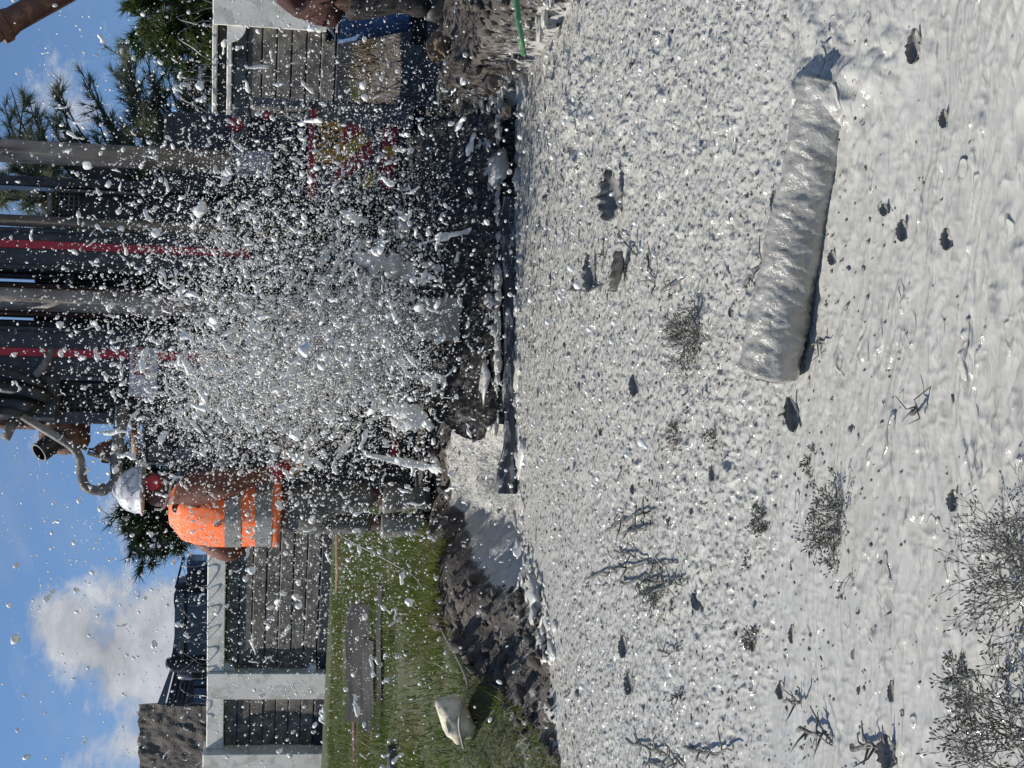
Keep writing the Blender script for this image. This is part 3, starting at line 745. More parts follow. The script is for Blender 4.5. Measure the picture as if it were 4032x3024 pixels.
# ------------------------------------------------------------------ needle trees
def needle_tree(name, label, x, y, trunk_h, limbs, m_, n_sub, needles, nlen, nwid, droop, group, density=1.0, lean=(0, 0), spread=0.6):
    root = thing(name, label, 'tree', (x, y, GZ))
    base = np.array([x, y, GZ - 0.1])
    tr_pts = [base + np.array([lean[0] * t_, lean[1] * t_, trunk_h * t_]) for t_ in np.linspace(0, 1, 7)]
    MB().tube(tr_pts, list(np.linspace(0.16, 0.035, 7)), 9).obj('trunk', MT['bark'], root, smooth=True)
    br = MB(); NV = []
    for (h0, tip) in limbs:
        a = base + np.array([lean[0] * h0, lean[1] * h0, trunk_h * h0]); tip = np.array(tip, float)
        mid = (a + tip) / 2 + np.array([0, 0, 0.12 * np.linalg.norm(tip - a)]) * (1 if droop >= 0 else -1)
        path = smooth_path([a, mid, tip], 7)
        br.tube(path, list(np.linspace(0.035, 0.008, len(path))), 5)
        ln = np.linalg.norm(tip - a)
        for k_ in range(n_sub):
            f_ = rng.uniform(0.25, 1.0); p = path[min(int(f_ * (len(path) - 1)), len(path) - 2)]
            d = path[min(int(f_ * (len(path) - 1)) + 1, len(path) - 1)] - p; d /= np.linalg.norm(d) + 1e-9
            sd = d + rng.normal(0, spread, 3) + np.array([0, 0, 0.18]); sd /= np.linalg.norm(sd)
            sl = rng.uniform(0.35, 0.8) * (0.22 + 0.16 * ln) * (1.25 - 0.6 * f_)
            q_ = [p + sd * sl * t_ + np.array([0, 0, -droop * sl * t_ * t_]) for t_ in (0, 0.33, 0.66, 1)]
            br.tube(q_, [0.009, 0.007, 0.005, 0.003], 3)
            m2 = int(needles * density * rng.uniform(0.6, 1.3))
            tt = rng.uniform(0.05, 1.0, m2)[:, None]
            q_ = np.array(q_); ii = np.minimum((tt[:, 0] * 3).astype(int), 2); fr = tt[:, 0] * 3 - ii
            pos = q_[ii] * (1 - fr)[:, None] + q_[ii + 1] * fr[:, None]
            dd = sd + rng.normal(0, 0.42, (m2, 3)); dd /= np.linalg.norm(dd, axis=1)[:, None]
            L_ = nlen * rng.uniform(0.6, 1.25, (m2, 1))
            side = np.cross(dd, rng.normal(0, 1, (m2, 3))); side /= np.linalg.norm(side, axis=1)[:, None]
            tipp = pos + dd * L_ + np.array([0, 0, -1.0]) * L_ * 0.22 * (droop + 0.2)
            NV.append(np.stack([pos - side * nwid, pos + side * nwid, tipp], 1))
    br.obj('limbs', MT['bark'], root)
    V = np.concatenate(NV).reshape(-1, 3) - ORG[root.name]
    link('crown', np_mesh('crown', V, np.arange(len(V)).reshape(-1, 3), False), m_, root)
    return root
# bushy pine at the right, crown rounded
Y1 = 27.0
limbs = []
cx = P(700, 20, Y1)[0]
for i in range(72):
    a = rng.uniform(0, 2 * math.pi); hh = rng.uniform(0.3, 1.0)
    px = P(0, 0, Y1)
    ztop = P(500, 20, Y1)[2]; R = 1.75 * math.sqrt(max(0.06, 1 - (hh - 0.42) ** 2 / 0.38))
    limbs.append((max(0.15, hh * 0.85), (cx + R * math.cos(a), Y1 + 0.9 * R * math.sin(a), GZ + (ztop - GZ) * hh)))
needle_tree('pine_tree', 'bushy dark green needle tree with rounded crown behind the wall corner', cx, Y1, 2.2, limbs, MT['needle_a'], 22, 34, 0.24, 0.011, 0.25, 'trees', 1.0)
# feathery casuarina right of the mast
Y2 = 29.0
limbs = []
c2 = P(500, 800, Y2)
for ix, iy in ((10, 400), (20, 480), (110, 390), (220, 350), (350, 285), (470, 265), (500, 270), (560, 330), (640, 245), (690, 240), (600, 300), (720, 330), (760, 290), (540, 420), (380, 460), (260, 500), (130, 560), (60, 620), (350, 610), (480, 540), (620, 430), (740, 420), (560, 620), (680, 560), (780, 520), (300, 650), (180, 700), (420, 700), (330, 740), (20, 700), (500, 780), (760, 640), (650, 700), (230, 790), (420, 860), (600, 880), (100, 820)):
    t_ = P(ix, iy, Y2 + rng.uniform(-0.9, 0.9))
    h0 = np.clip((t_[2] - GZ - 0.7 * abs(t_[0] - c2[0])) / 6.0, 0.1, 0.92)
    limbs.append((h0, t_))
for h0, t_ in list(limbs):
    for r_ in range(2):
        q_ = t_ + rng.normal(0, 1, 3) * np.array([.28, .5, .24]); limbs.append((np.clip(h0 + rng.normal(0, .06), .08, .95), q_))
for i in range(12):
    a = rng.uniform(-1.2, 1.2); limbs.append((rng.uniform(.3, .8), (c2[0] - 1.2 * math.cos(a), Y2 + 1.2 * math.sin(a), rng.uniform(2, 6))))
needle_tree('casuarina_tree', 'tall feathery grey green casuarina between the mast and the bushy pine', c2[0], Y2, 6.0, limbs, MT['needle_b'], 15, 34, 0.27, 0.0062, 0.15, 'trees', 1.0, spread=0.42)
# pine behind the man in the orange vest
Y3 = 26.5
limbs = []
c3 = P(700, 1950, Y3)
for ix, iy in ((455, 1790), (480, 1850), (470, 1930), (445, 2050), (500, 2080), (520, 2180), (560, 2240), (600, 2230), (660, 2190), (700, 2150), (560, 2130), (620, 2080), (520, 1990), (580, 1900), (480, 1760), (530, 1720), (600, 1760), (700, 1720), (680, 1850), (640, 2000), (740, 2120), (760, 1780), (720, 2050), (560, 2020), (650, 2120), (500, 1880), (540, 1830)):
    t_ = P(ix, iy, Y3 + rng.uniform(-0.8, 0.8))
    h0 = np.clip((t_[2] - GZ - 0.45 * abs(t_[0] - c3[0])) / 2.7, 0.15, 0.95)
    limbs.append((h0, t_))
needle_tree('pine_tree', 'dark green pine crown rising behind the man in the orange vest', c3[0], Y3, 2.75, limbs, MT['needle_c'], 20, 30, 0.24, 0.010, 0.2, 'trees', 1.0, spread=0.5)

# ------------------------------------------------------------------ grass
def blades(n, xf, yf, hmin, hmax, wid, keep=None):
    x = xf(n); y = yf(n, x)
    if keep is not None:
        kk = keep(x, y); x, y = x[kk], y[kk]
    n = len(x); z = ground_z(x, y) - 0.01
    h = rng.uniform(hmin, hmax, n) * (0.55 + 0.75 * np.clip(vn(x * 2.3, y * 2.3, 3) + 0.5, 0, 1.3))
    a = rng.uniform(0, 6.28, n); ln = rng.uniform(0.1, 0.9, n) * h; b_ = rng.uniform(0, 6.28, n)
    p0 = np.stack([x - np.cos(a) * wid, y - np.sin(a) * wid, z], 1); p1 = np.stack([x + np.cos(a) * wid, y + np.sin(a) * wid, z], 1)
    p2 = np.stack([x + ln * np.cos(b_), y + ln * np.sin(b_), z + h], 1)
    return np.stack([p0, p1, p2], 1).reshape(-1, 3)
def xf1(n): return rng.uniform(-6, XG + 0.3, n)
def yf1(n, x): return S(x) - 0.1 + (21.0 - S(x)) * rng.random(n) ** 1.7
V1 = blades(150000, xf1, yf1, 0.03, 0.085, 0.0045, lambda x, y: (np.abs(x) < 0.30 * y + 0.6) & (vn(x * 1.6 + 5, y * 0.8, 2) + rng.uniform(-.4, .4, len(x)) > -0.55))
def xf2(n): return rng.uniform(1.5, 6.5, n)
def yf2(n, x): return rng.uniform(15.2, 20.5, n)
V2 = blades(30000, xf2, yf2, 0.05, 0.13, 0.007)
V = np.concatenate([V1, V2])
link('grass', np_mesh('grass', V, np.arange(len(V)).reshape(-1, 3), False), MT['grassblade'], kind='stuff', label='short green grass between the soil bank and the wall', cat='grass')
# dry stalks on the dug earth at the right
hx, hy, _ = P(1560, 250, 12.5)
V3 = blades(9000, lambda n: hx + rng.normal(0, 0.75, n), lambda n, x: hy + rng.normal(0.1, 1.0, n), 0.04, 0.12, 0.005)
link('dry_stalks', np_mesh('dry_stalks', V3, np.arange(len(V3)).reshape(-1, 3), False), MT['drygrass'], kind='stuff', label='dry brown stalks on the heap of dug earth', cat='dry grass')
# clods on the bank
def ico(sub=0):
    p = (1 + 5 ** 0.5) / 2
    v = np.array([(-1, p, 0), (1, p, 0), (-1, -p, 0), (1, -p, 0), (0, -1, p), (0, 1, p), (0, -1, -p), (0, 1, -p), (p, 0, -1), (p, 0, 1), (-p, 0, -1), (-p, 0, 1)], float)
    f = np.array([(0, 11, 5), (0, 5, 1), (0, 1, 7), (0, 7, 10), (0, 10, 11), (1, 5, 9), (5, 11, 4), (11, 10, 2), (10, 7, 6), (7, 1, 8), (3, 9, 4), (3, 4, 2), (3, 2, 6), (3, 6, 8), (3, 8, 9), (4, 9, 5), (2, 4, 11), (6, 2, 10), (8, 6, 7), (9, 8, 1)])
    v /= np.linalg.norm(v[0])
    for _ in range(sub):
        nv = list(map(tuple, v)); cache = {}; nf = []
        def mid(a, b_):
            key = (min(a, b_), max(a, b_))
            if key not in cache:
                m_ = (np.array(nv[a]) + np.array(nv[b_])) / 2; m_ /= np.linalg.norm(m_); cache[key] = len(nv); nv.append(tuple(m_))
            return cache[key]
        for a, b_, c_ in f:
            x, y, z = mid(a, b_), mid(b_, c_), mid(c_, a); nf += [(a, x, z), (b_, y, x), (c_, z, y), (x, y, z)]
        v = np.array(nv); f = np.array(nf)
    return v, f
def rand_rot(n):
    q = rng.normal(0, 1, (n, 4)); q /= np.linalg.norm(q, axis=1)[:, None]; w_, x, y, z = q.T
    return np.stack([np.stack([1 - 2 * (y * y + z * z), 2 * (x * y - z * w_), 2 * (x * z + y * w_)], -1), np.stack([2 * (x * y + z * w_), 1 - 2 * (x * x + z * z), 2 * (y * z - x * w_)], -1), np.stack([2 * (x * z - y * w_), 2 * (y * z + x * w_), 1 - 2 * (x * x + y * y)], -1)], -2)
def scatter(v, f, pos, scl, R=None):
    n = len(pos)
    if R is None: R = rand_rot(n)
    vv = np.einsum('nij,nkj->nki', R, v[None] * scl[:, None, :]) + pos[:, None, :]
    ff = f[None] + (np.arange(n) * len(v))[:, None, None]
    return vv.reshape(-1, 3), ff.reshape(-1, f.shape[1])
v0, f0 = ico(0); v1, f1 = ico(1); v2, f2 = ico(2)
vc = v1 * (1 + 0.22 * rng.normal(0, 1, (len(v1), 1)))
n = 4600
x = rng.uniform(-3.0, 2.6, n); y = E(x) + rng.uniform(0.02, 1, n) ** 1.3 * 1.5
kk = np.where(x < XG, y < S(x) + 0.15, True) & ~((np.abs(x - spill_c[0]) < .38) & (y < E(x) + .9)); x, y = x[kk], y[kk]
s_ = np.exp(rng.normal(math.log(0.0095), 0.6, len(x)))
vv, ff = scatter(vc, f1, np.stack([x, y, ground_z(x, y)], 1), s_[:, None] * rng.uniform(0.7, 1.3, (len(x), 3)))
link('soil_clods', np_mesh('soil_clods', vv, ff, True), MT['soilclod'], kind='stuff', label='dark crumbly soil clods on the pit bank', cat='soil')

# ------------------------------------------------------------------ drill rig
RY = 9.2                                             # front plane of the mast
def RX(iy, ix=400, Y=RY): return P(ix, iy, Y)[0]
def RZ(ix, iy=1200, Y=RY): return P(ix, iy, Y)[2]
rig = thing('drill_rig', 'dark crawler drill rig with tall red striped mast standing in the spray', 'drill rig', (RX(1190), 10.0, GZ))
ZT = 3.6
def vbox(name, iyl, iyr, z0, z1, y0, y1, m_, par=None, bev=0.008, ix=400, Y=RY):
    x0, x1 = RX(iyl, ix, Y), RX(iyr, ix, Y)
    return MB().box(((x0 + x1) / 2, (y0 + y1) / 2, (z0 + z1) / 2), (abs(x1 - x0), y1 - y0, z1 - z0), None, bev).obj(name, m_, par or rig)
def vtube(name, iy, r, z0, z1, Y, m_, par=None, n=16, ix=400):
    x = RX(iy, ix, Y)
    zs = np.linspace(z0, z1, 2)
    return MB().tube([(x, Y, z) for z in zs], r, n).obj(name, m_, par or rig, smooth=True)
zlo = RZ(1150)
# mast columns with their red stripes
colR = vbox('mast_column', 1075, 906, zlo - 0.4, ZT, RY + 0.05, RY + 0.40, MT['dark'])
colL = vbox('mast_column', 1502, 1292, zlo - 0.4, ZT, RY + 0.05, RY + 0.40, MT['dark'])
vbox('red_stripe', 988, 956, RZ(985, 960), ZT - 0.02, RY + 0.035, RY + 0.06, MT['red'], colR, 0.002)
vbox('red_stripe', 1411, 1379, RZ(940, 1430), ZT - 0.02, RY + 0.035, RY + 0.06, MT['red'], colL, 0.002)
for c_, a, b_ in ((colR, 1072, 1052), (colR, 924, 908), (colL, 1500, 1480), (colL, 1312, 1294)):
    vbox('column_flange', a, b_, zlo - 0.3, ZT - 0.03, RY + 0.02, RY + 0.06, MT['black'], c_, 0.004)
# rear spine of the mast, with slots of sky left beside the cables
vbox('mast_spine', 1292, 1264, zlo - 0.4, ZT, RY + 0.3, RY + 0.42, MT['black'])
vbox('mast_spine', 1253, 1110, zlo - 0.4, ZT, RY + 0.32, RY + 0.42, MT['black'])
vbox('mast_spine', 1097, 1075, zlo - 0.4, ZT, RY + 0.3, RY + 0.42, MT['black'])
for iyl, iyr in ((1264, 1253), (1110, 1097)):
    vbox('slot_plate', iyl, iyr, zlo - 0.4, RZ(95), RY + 0.34, RY + 0.40, MT['black'])
for z in (RZ(250), RZ(500), RZ(760)):
    vbox('cross_tie', 1298, 1070, z - 0.03, z + 0.03, RY + 0.22, RY + 0.30, MT['dark'])
dp = vtube('drill_pipe', 1190, 0.066, RZ(1700), ZT, RY - 0.02, MT['mudpipe'], n=24)
for ix in (640, 1230):
    MB().lathe((RX(1190, 400, RY - .02), RY - 0.02, RZ(ix)), (0, 0, 1), ((0, 0.068), (0.01, 0.078), (0.12, 0.078), (0.13, 0.068)), 24).obj('tool_joint', MT['mudpipe'], dp, smooth=False)
for iy in (1137, 1243):
    x = RX(iy); mb = MB()
    for s_ in range(3):
        mb.tube([(x + 0.006 * math.cos(z * 40 + s_ * 2.1), RY + 0.1 + 0.006 * math.sin(z * 40 + s_ * 2.1), z) for z in np.arange(zlo - 0.2, ZT, 0.02)], 0.006, 5)
    mb.obj('hoist_cable', MT['cable'], rig)
vtube('guide_rod', 883, 0.034, zlo - 0.4, ZT, RY + 0.02, MT['bronze'])
sp_ = vtube('stand_pipe', 608, 0.066, RZ(1060), ZT, RY - 0.15, MT['mudpipe'], n=24, ix=300)
MB().lathe((RX(608, 300, RY - .15), RY - 0.15, RZ(930, 640)), (0, 0, -1), ((0, 0.09), (0.05, 0.09), (0.06, 0.075), (0.2, 0.075), (0.21, 0.066)), 20).obj('pipe_collar', MT['galv'], sp_)
# side frames with wire grilles
def grille(name, iyl, iyr, ix0, ix1, Y, nx, nz, par):
    mb = MB(); x0, x1 = RX(iyl, ix0, Y), RX(iyr, ix0, Y); z0, z1 = RZ(ix1, iyl, Y), RZ(ix0, iyl, Y)
    for i in range(nx + 1): x = x0 + (x1 - x0) * i / nx; mb.tube([(x, Y, z0), (x, Y, z1)], 0.0045, 5)
    for i in range(nz + 1): z = z0 + (z1 - z0) * i / nz; mb.tube([(x0, Y + 0.006, z), (x1, Y + 0.006, z)], 0.0045, 5)
    return mb.obj(name, MT['grey'], par)
fl = vbox('side_frame', 1673, 1624, RZ(1200, 1650), RZ(130, 1650), RY + 0.10, RY + 0.32, MT['dark'])
vbox('frame_backing', 1624, 1502, RZ(1200, 1560), RZ(195, 1560), RY + 0.24, RY + 0.30, MT['black'])
grille('grille', 1618, 1565, 205, 520, RY + 0.20, 3, 14, fl)
grille('grille', 1545, 1512, 330, 560, RY + 0.20, 2, 10, fl)
vbox('frame_rail', 1563, 1548, RZ(1000, 1560), RZ(180, 1560), RY + 0.14, RY + 0.22, MT['dark'], fl)
fr = vbox('side_frame', 738, 697, RZ(1200, 720), ZT, RY + 0.12, RY + 0.34, MT['black'])
vbox('top_plate', 845, 740, RZ(192, 790), RZ(172, 790), RY + 0.12, RY + 0.30, MT['grey'], fr, ix=180)
vbox('frame_backing', 860, 740, RZ(1200, 790), RZ(196, 790), RY + 0.26, RY + 0.32, MT['black'], fr)
grille('grille', 840, 752, 212, 308, RY + 0.2, 5, 5, fr)
grille('grille', 858, 765, 540, 602, RY + 0.2, 5, 3, fr)
vbox('frame_rail', 752, 742, RZ(640, 750), RZ(196, 750), RY + 0.1, RY + 0.2, MT['grey'], fr)
MB().lathe(P(400, 700, RY + 0.36), (0, 1, 0), ((0, 0.05), (0.0, 0.12), (0.01, 0.145), (0.03, 0.13), (0.06, 0.145), (0.07, 0.12)), 28).obj('sheave_wheel', MT['black'], fr)
# name plate on the left column
pl0 = P(505, 1560, RY - 0.0); pl1 = P(622, 1372, RY)
plate = MB().box(((pl0[0] + pl1[0]) / 2, RY + 0.02, (pl0[2] + pl1[2]) / 2), (abs(pl1[0] - pl0[0]), 0.012, abs(pl0[2] - pl1[2])), None, 0.002).obj('name_plate', MT['plate'], rig)
def text(name, s_, pos, size, m_, par, bold=0.0):
    cu = bpy.data.curves.new(name, 'FONT'); cu.body = s_; cu.size = size; cu.align_x = 'CENTER'; cu.align_y = 'CENTER'; cu.extrude = 0.0012; cu.offset = bold
    tmp = bpy.data.objects.new(name, cu); C.objects.link(tmp)
    bpy.context.view_layer.update()
    me = bpy.data.meshes.new_from_object(tmp.evaluated_get(bpy.context.evaluated_depsgraph_get()))
    bpy.data.objects.remove(tmp); bpy.data.curves.remove(cu)
    me.materials.clear()
    o = link(name, me, m_, par)
    o.location = np.array(pos) - org(par); o.rotation_euler = (math.pi / 2, 0, 0)
    return o
for ch, ix, iy, sz in (('I', 562, 1470, 0.145), ('O', 562, 1428, 0.145), ('D', 552, 1388, 0.095)):
    p_ = P(ix, iy, RY + 0.012); text('lettering', ch, p_, sz, MT['letter_red'], plate, 0.002)
# hydraulic hoses at the top of the left frame
def hose(pts, r, Y, name='hydraulic_hose', m_=None, ribs=False, par=None):
    path = smooth_path([P(a, b_, Y + (c_ if c_ is not None else 0)) for a, b_, c_ in pts], 8)
    if ribs:
        path = smooth_path(path, 4); rr = [r * (1.06 if i % 2 else 0.9) for i in range(len(path))]
    else: rr = r
    return MB().tube(path, rr, 12).obj(name, m_ or MT['rubber'], par or rig, smooth=True)
for pts, r in (([(-260, 1430, 0), (-60, 1455, -.05), (60, 1480, -.08), (150, 1515, -.05), (200, 1545, .1)], .030),
               ([(-260, 1530, 0), (-60, 1525, -.05), (70, 1535, -.1), (160, 1555, -.08), (215, 1575, .12)], .034),
               ([(-260, 1575, 0.1), (-60, 1582, .0), (40, 1590, -.08), (120, 1600, -.08), (190, 1600, .12)], .036),
               ([(-260, 1630, 0), (-60, 1628, -.05), (30, 1625, -.1), (110, 1622, -.05), (170, 1590, .1)], .032)):
    hose(pts, r, RY, ribs=True)
MB().tube(smooth_path([P(205, 1375, RY - .02), P(190, 1410, RY - .05), P(165, 1450, RY - .06), P(140, 1478, RY - .05)], 5), .024, 12).obj('lever_arm', MT['duct'], rig, smooth=True)
MB().box(P(120, 1560, RY + 0.1), (0.28, 0.2, 0.35), None, 0.02).obj('valve_block', MT['black'], rig)
MB().box(P(60, 1655, RY + 0.15), (0.10, 0.16, 0.30), None, 0.02).obj('valve_block', MT['rust'], rig)
MB().tube([P(60, 1640, RY), P(20, 1728, RY - .05)], .029, 14).obj('pipe_stub', MT['duct'], rig, smooth=True)
# bent air tube, exhaust drum and rusty cap
gp = [(88, 1638), (150, 1676), (220, 1718), (282, 1758), (312, 1800), (322, 1850), (325, 1890), (345, 1922), (395, 1932), (440, 1912), (458, 1870), (456, 1800), (466, 1720), (478, 1650), (485, 1600)]
path = smooth_path([P(a, b_, RY - 0.1) for a, b_ in gp], 5)
rr = list(np.interp(np.linspace(0, 1, len(path)), [0, .3, .5, .62, .75, 1], [.022, .026, .029, .027, .036, .040]))
goo = MB().tube(path, rr, 14).obj('bent_air_tube', MT['duct'], rig, smooth=True)
MB().lathe(P(390, 1933, RY - 0.1), P(410, 1926, RY - .1) - P(388, 1933, RY - .1), ((0, .034), (0.02, .036), (0.035, .036), (0.04, .034)), 16).obj('clamp', MT['grey'], goo)
ex = MB().lathe(P(255, 1660, RY + 0.3), P(255, 1800, RY + .3) - P(255, 1660, RY + .3), ((0, .15), (0.12, .15), (0.16, .13), (0.19, .06), (0.2, .02)), 28).obj('exhaust_drum', MT['rust'], rig, smooth=False)
MB().lathe(P(245, 1720, RY + .2), P(150, 1785, RY + .1) - P(245, 1720, RY + .2), ((0, .062), (0.18, .062), (0.18, .05), (0.05, .048)), 24).obj('exhaust_mouth', MT['black'], ex)
cap = MB().loft([[P(a, b_, RY) for a, b_ in ((360, 1770), (390, 1745), (430, 1730), (470, 1725), (468, 1810), (425, 1825), (400, 1822), (395, 1800))], [P(a, b_, RY + .05) for a, b_ in ((360, 1770), (390, 1745), (430, 1730), (470, 1725), (468, 1810), (425, 1825), (400, 1822), (395, 1800))]]).obj('rain_cap', MT['rust'], rig)
MB().tube([P(345, 1783, RY - .01), P(432, 1810, RY - .02)], .013, 8).obj('cap_rim', MT['bronze'], cap)
for i in range(3):
    MB().tube([P(332 + i * 14, 1770, RY - .01), P(345 + i * 14, 1768, RY - .012)], .008, 6).obj('chain_link', MT['black'], cap)
# dark bodies behind the spray
def pbox(name, ix0, ix1, iy0, iy1, Y0, Y1, m_, par=None, bev=0.015):
    a = P(ix0, iy1, Y0); c_ = P(ix1, iy0, Y0)
    x0, x1 = sorted((a[0], c_[0])); z1, z0 = P(ix0, (iy0 + iy1) / 2, Y0)[2], P(ix1, (iy0 + iy1) / 2, Y0)[2]
    return MB().box(((x0 + x1) / 2, (Y0 + Y1) / 2, (z0 + z1) / 2), (x1 - x0, Y1 - Y0, z1 - z0), None, bev).obj(name, m_, par or rig)
pbox('engine_housing', 900, 1560, 760, 1660, RY + 0.55, RY + 2.0, MT['black'])
pbox('engine_cover', 560, 960, 1480, 1830, RY + 0.60, RY + 1.8, MT['black'])
pbox('engine_cover', 640, 1250, 470, 900, RY + 0.62, RY + 1.9, MT['dark'])
pbox('chassis', 1500, 1640, 440, 1980, RY + 0.35, RY + 2.2, MT['black'])
for a, b_ in ((430, 760), (1640, 1950)):             # crawler tracks
    x0, x1 = RX(b_, 1600, RY + .5), RX(a, 1600, RY + .5)
    ring = []
    for yy, zz in ((RY + .45, GZ + .02), (RY + .36, GZ + .2), (RY + .45, GZ + .42), (RY + 2.3, GZ + .42), (RY + 2.4, GZ + .2), (RY + 2.3, GZ + .02)): ring.append((yy, zz))
    trk = MB().loft([[(x0, yy, zz) for yy, zz in ring], [(x1, yy, zz) for yy, zz in ring]]).obj('crawler_track', MT['black'], rig)
    for i in range(4):
        z = GZ + 0.06 + i * 0.1
        MB().box(((x0 + x1) / 2, RY + 0.37 + abs(i - 1.5) * 0.02, z), (x1 - x0 + 0.02, 0.05, 0.05), None, 0.008).obj('track_pad', MT['rubber'], trk)
rot = pbox('rotary_head', 1180, 1500, 1020, 1380, RY + 0.05, RY + 0.5, MT['dark'])
MB().lathe((RX(1190, 1500), RY - 0.02, RZ(1520)), (0, 0, 1), ((0, .10), (.02, .13), (.2, .13), (.24, .09)), 20).obj('chuck', MT['grey'], rot)
pbox('cross_beam', 1010, 1045, 800, 1500, RY + 0.30, RY + 0.45, MT['grey'])
pbox('cross_beam', 1150, 1185, 690, 1100, RY + 0.36, RY + 0.5, MT['dark'])
# right hand control cabinet with warning label and hazard stripes
CY = RY + 0.15
cab = pbox('control_cabinet', 1212, 1636, 415, 800, CY, CY + 0.5, MT['dark'])
pbox('cabinet_band', 1212, 1246, 428, 790, CY - 0.012, CY + 0.01, MT['red'], cab, 0.003)
pbox('cabinet_edge', 1250, 1630, 420, 482, CY - 0.010, CY + 0.01, MT['grey'], cab, 0.003)
lab = pbox('warning_label', 1236, 1352, 482, 640, CY - 0.014, CY + 0.004, MT['yellow'], cab, 0.001)
for s_, ix, iy, sz in (('TEC', 1262, 548, .092), ('NY', 1318, 545, .092)):
    text('lettering', s_, P(ix, iy, CY - 0.016), sz, MT['letter_black'], lab, 0.003)
def cpoly(name, pts, d, m_, par):
    a = np.array([P(x, y, CY - d) for x, y in pts]); b_ = a + np.array([0, 0.012, 0])
    return MB().loft([a, b_]).obj(name, m_, par)
cpoly('hazard_stripe', [(1354, 486), (1430, 492), (1436, 512), (1354, 570)], .012, MT['red'], cab)
cpoly('hazard_stripe', [(1354, 572), (1436, 514), (1470, 540), (1354, 640)], .0125, MT['hazard'], cab)
cpoly('hazard_stripe', [(1354, 642), (1472, 542), (1474, 610), (1310, 740), (1312, 690)], .012, MT['red'], cab)
cpoly('hazard_stripe', [(1400, 735), (1474, 672), (1474, 735)], .0125, MT['hazard'], cab)
pbox('cabinet_window', 1500, 1562, 505, 745, CY - 0.012, CY + 0.01, MT['red'], cab, 0.003)
cpoly('window_mark', [(1510, 575), (1555, 575), (1555, 620), (1510, 620)], .016, MT['yellow'], cab)
MB().lathe(P(1450, 525, CY - .03), (0, 1, 0), ((0, .022), (.0, .030), (.02, .032), (.025, .02)), 20).obj('gauge_ring', MT['grey'], cab)
pbox('cabinet_post', 1475, 1500, 480, 760, CY - 0.02, CY + 0.01, MT['grey'], cab, 0.004)
fb = pbox('frame_tube', 912, 985, 405, 560, CY + 0.2, CY + 0.3, MT['grey'])
pbox('frame_tube', 985, 1208, 392, 425, CY + 0.1, CY + 0.2, MT['grey'])
pbox('frame_post', 1104, 1117, 415, 560, CY, CY + 0.08, MT['grey'])
MB().tube([P(1107, 490, CY - .05), P(1130, 610, CY - .05)], .022, 14).obj('oil_bottle', MT['mudpipe'], rig, smooth=True)
pbox('upper_tank', 930, 1100, 540, 760, CY + .2, CY + .6, MT['black'])
for p_, r in (((928, 488), .045), ((1048, 452), .03)):
    MB().lathe(P(*p_, CY - .05), (0, 1, 0), ((0, r * .4), (.01, r), (.04, r), (.05, r * .5)), 8).obj('stop_knob', MT['red'], rig)
# left hand control stand beside the man
LY = RY + 0.25
cs = pbox('control_stand', 700, 1500, 1700, 1960, LY, LY + 0.45, MT['black'])
pbox('stand_band', 1118, 1150, 1725, 1830, LY - 0.012, LY + .01, MT['red'], cs, .003)
pbox('stand_band', 1535, 1572, 1735, 1830, LY - 0.012, LY + .01, MT['red'], cs, .003)
for p_ in ((625, 1780), (725, 1795)):
    MB().lathe(P(*p_, LY - .05), (0, 1, 0), ((0, .045), (.0, .058), (.03, .06), (.05, .05)), 24).obj('pressure_gauge', MT['trucktop'], cs)
for i in range(4):
    pbox('valve_lever', 850 + i * 2, 905 + i * 3, 1735 + i * 38, 1760 + i * 38, LY - .10, LY - .06, MT['galv'], cs, .004)
    MB().tube([P(905, 1748 + i * 38, LY - .08), P(960, 1748 + i * 38, LY + .02)], .009, 8).obj('lever_rod', MT['grey'], cs)
MB().tube([P(1165, 1855, LY - .25), P(1120, 1780, LY - .05), P(1090, 1740, LY)], .016, 10).obj('main_lever', MT['rustpipe'], cs, smooth=True)
MB().tube([P(532, 1672, LY), P(536, 1790, LY)], .026, 12).obj('brown_tube', MT['rustpipe'], rig, smooth=True)
MB().tube([P(548, 1600, LY - .05), P(545, 1860, LY - .05)], .003, 5).obj('pull_wire', MT['cable'], rig)
for ix, iy0, iy1, r in ((1500, 1840, 2010, .014), (1640, 1780, 2010, .010), (1725, 1700, 2030, .018), (1750, 1690, 2025, .012)):
    MB().tube([P(ix, iy0, RY - .1), P(ix + 4, iy1, RY - .2)], r, 10).obj('step_bar', MT['grey'], rig, smooth=True)

for iy, w_ in ((905, .05), (1545, .05), (1440, .03)):
    jk = MB().tube([P(1560, iy, RY - .45), P(1880, iy + 4, RY - .5)], w_, 14).obj('jack_leg', MT['slab'], rig, smooth=True)
    MB().lathe(P(1880, iy + 4, RY - .5), (0, 0, -1), ((0, w_ * 1.5), (.02, w_ * 3), (.05, w_ * 3.1)), 18).obj('jack_pad', MT['grey'], jk)
for ix in (1690, 1790): pbox('jack_crossbar', ix, ix + 22, 1420, 1580, RY - .42, RY - .37, MT['slab'])
hose([(1300, 1010, .1), (1450, 960, -.1), (1600, 930, -.2), (1720, 985, -.1), (1760, 1090, 0)], .022, RY - .2)
hose([(1250, 1420, .1), (1420, 1480, -.1), (1580, 1510, -.2), (1700, 1440, -.1), (1700, 1330, 0)], .022, RY - .2)
for iy in (1090, 1290):
    MB().tube([P(1240, iy, RY - .02), P(1560, iy, RY - .02)], .026, 12).obj('feed_cylinder', MT['galv'], rot, smooth=True)
for ix in range(60, 900, 105):
    for iy in (916, 1064, 1302, 1492):
        MB().lathe(P(ix, iy, RY + .018), (0, 1, 0), ((0, .004), (0.0, .010), (.01, .011)), 6).obj('bolt', MT['grey'], colR if iy < 1190 else colL)

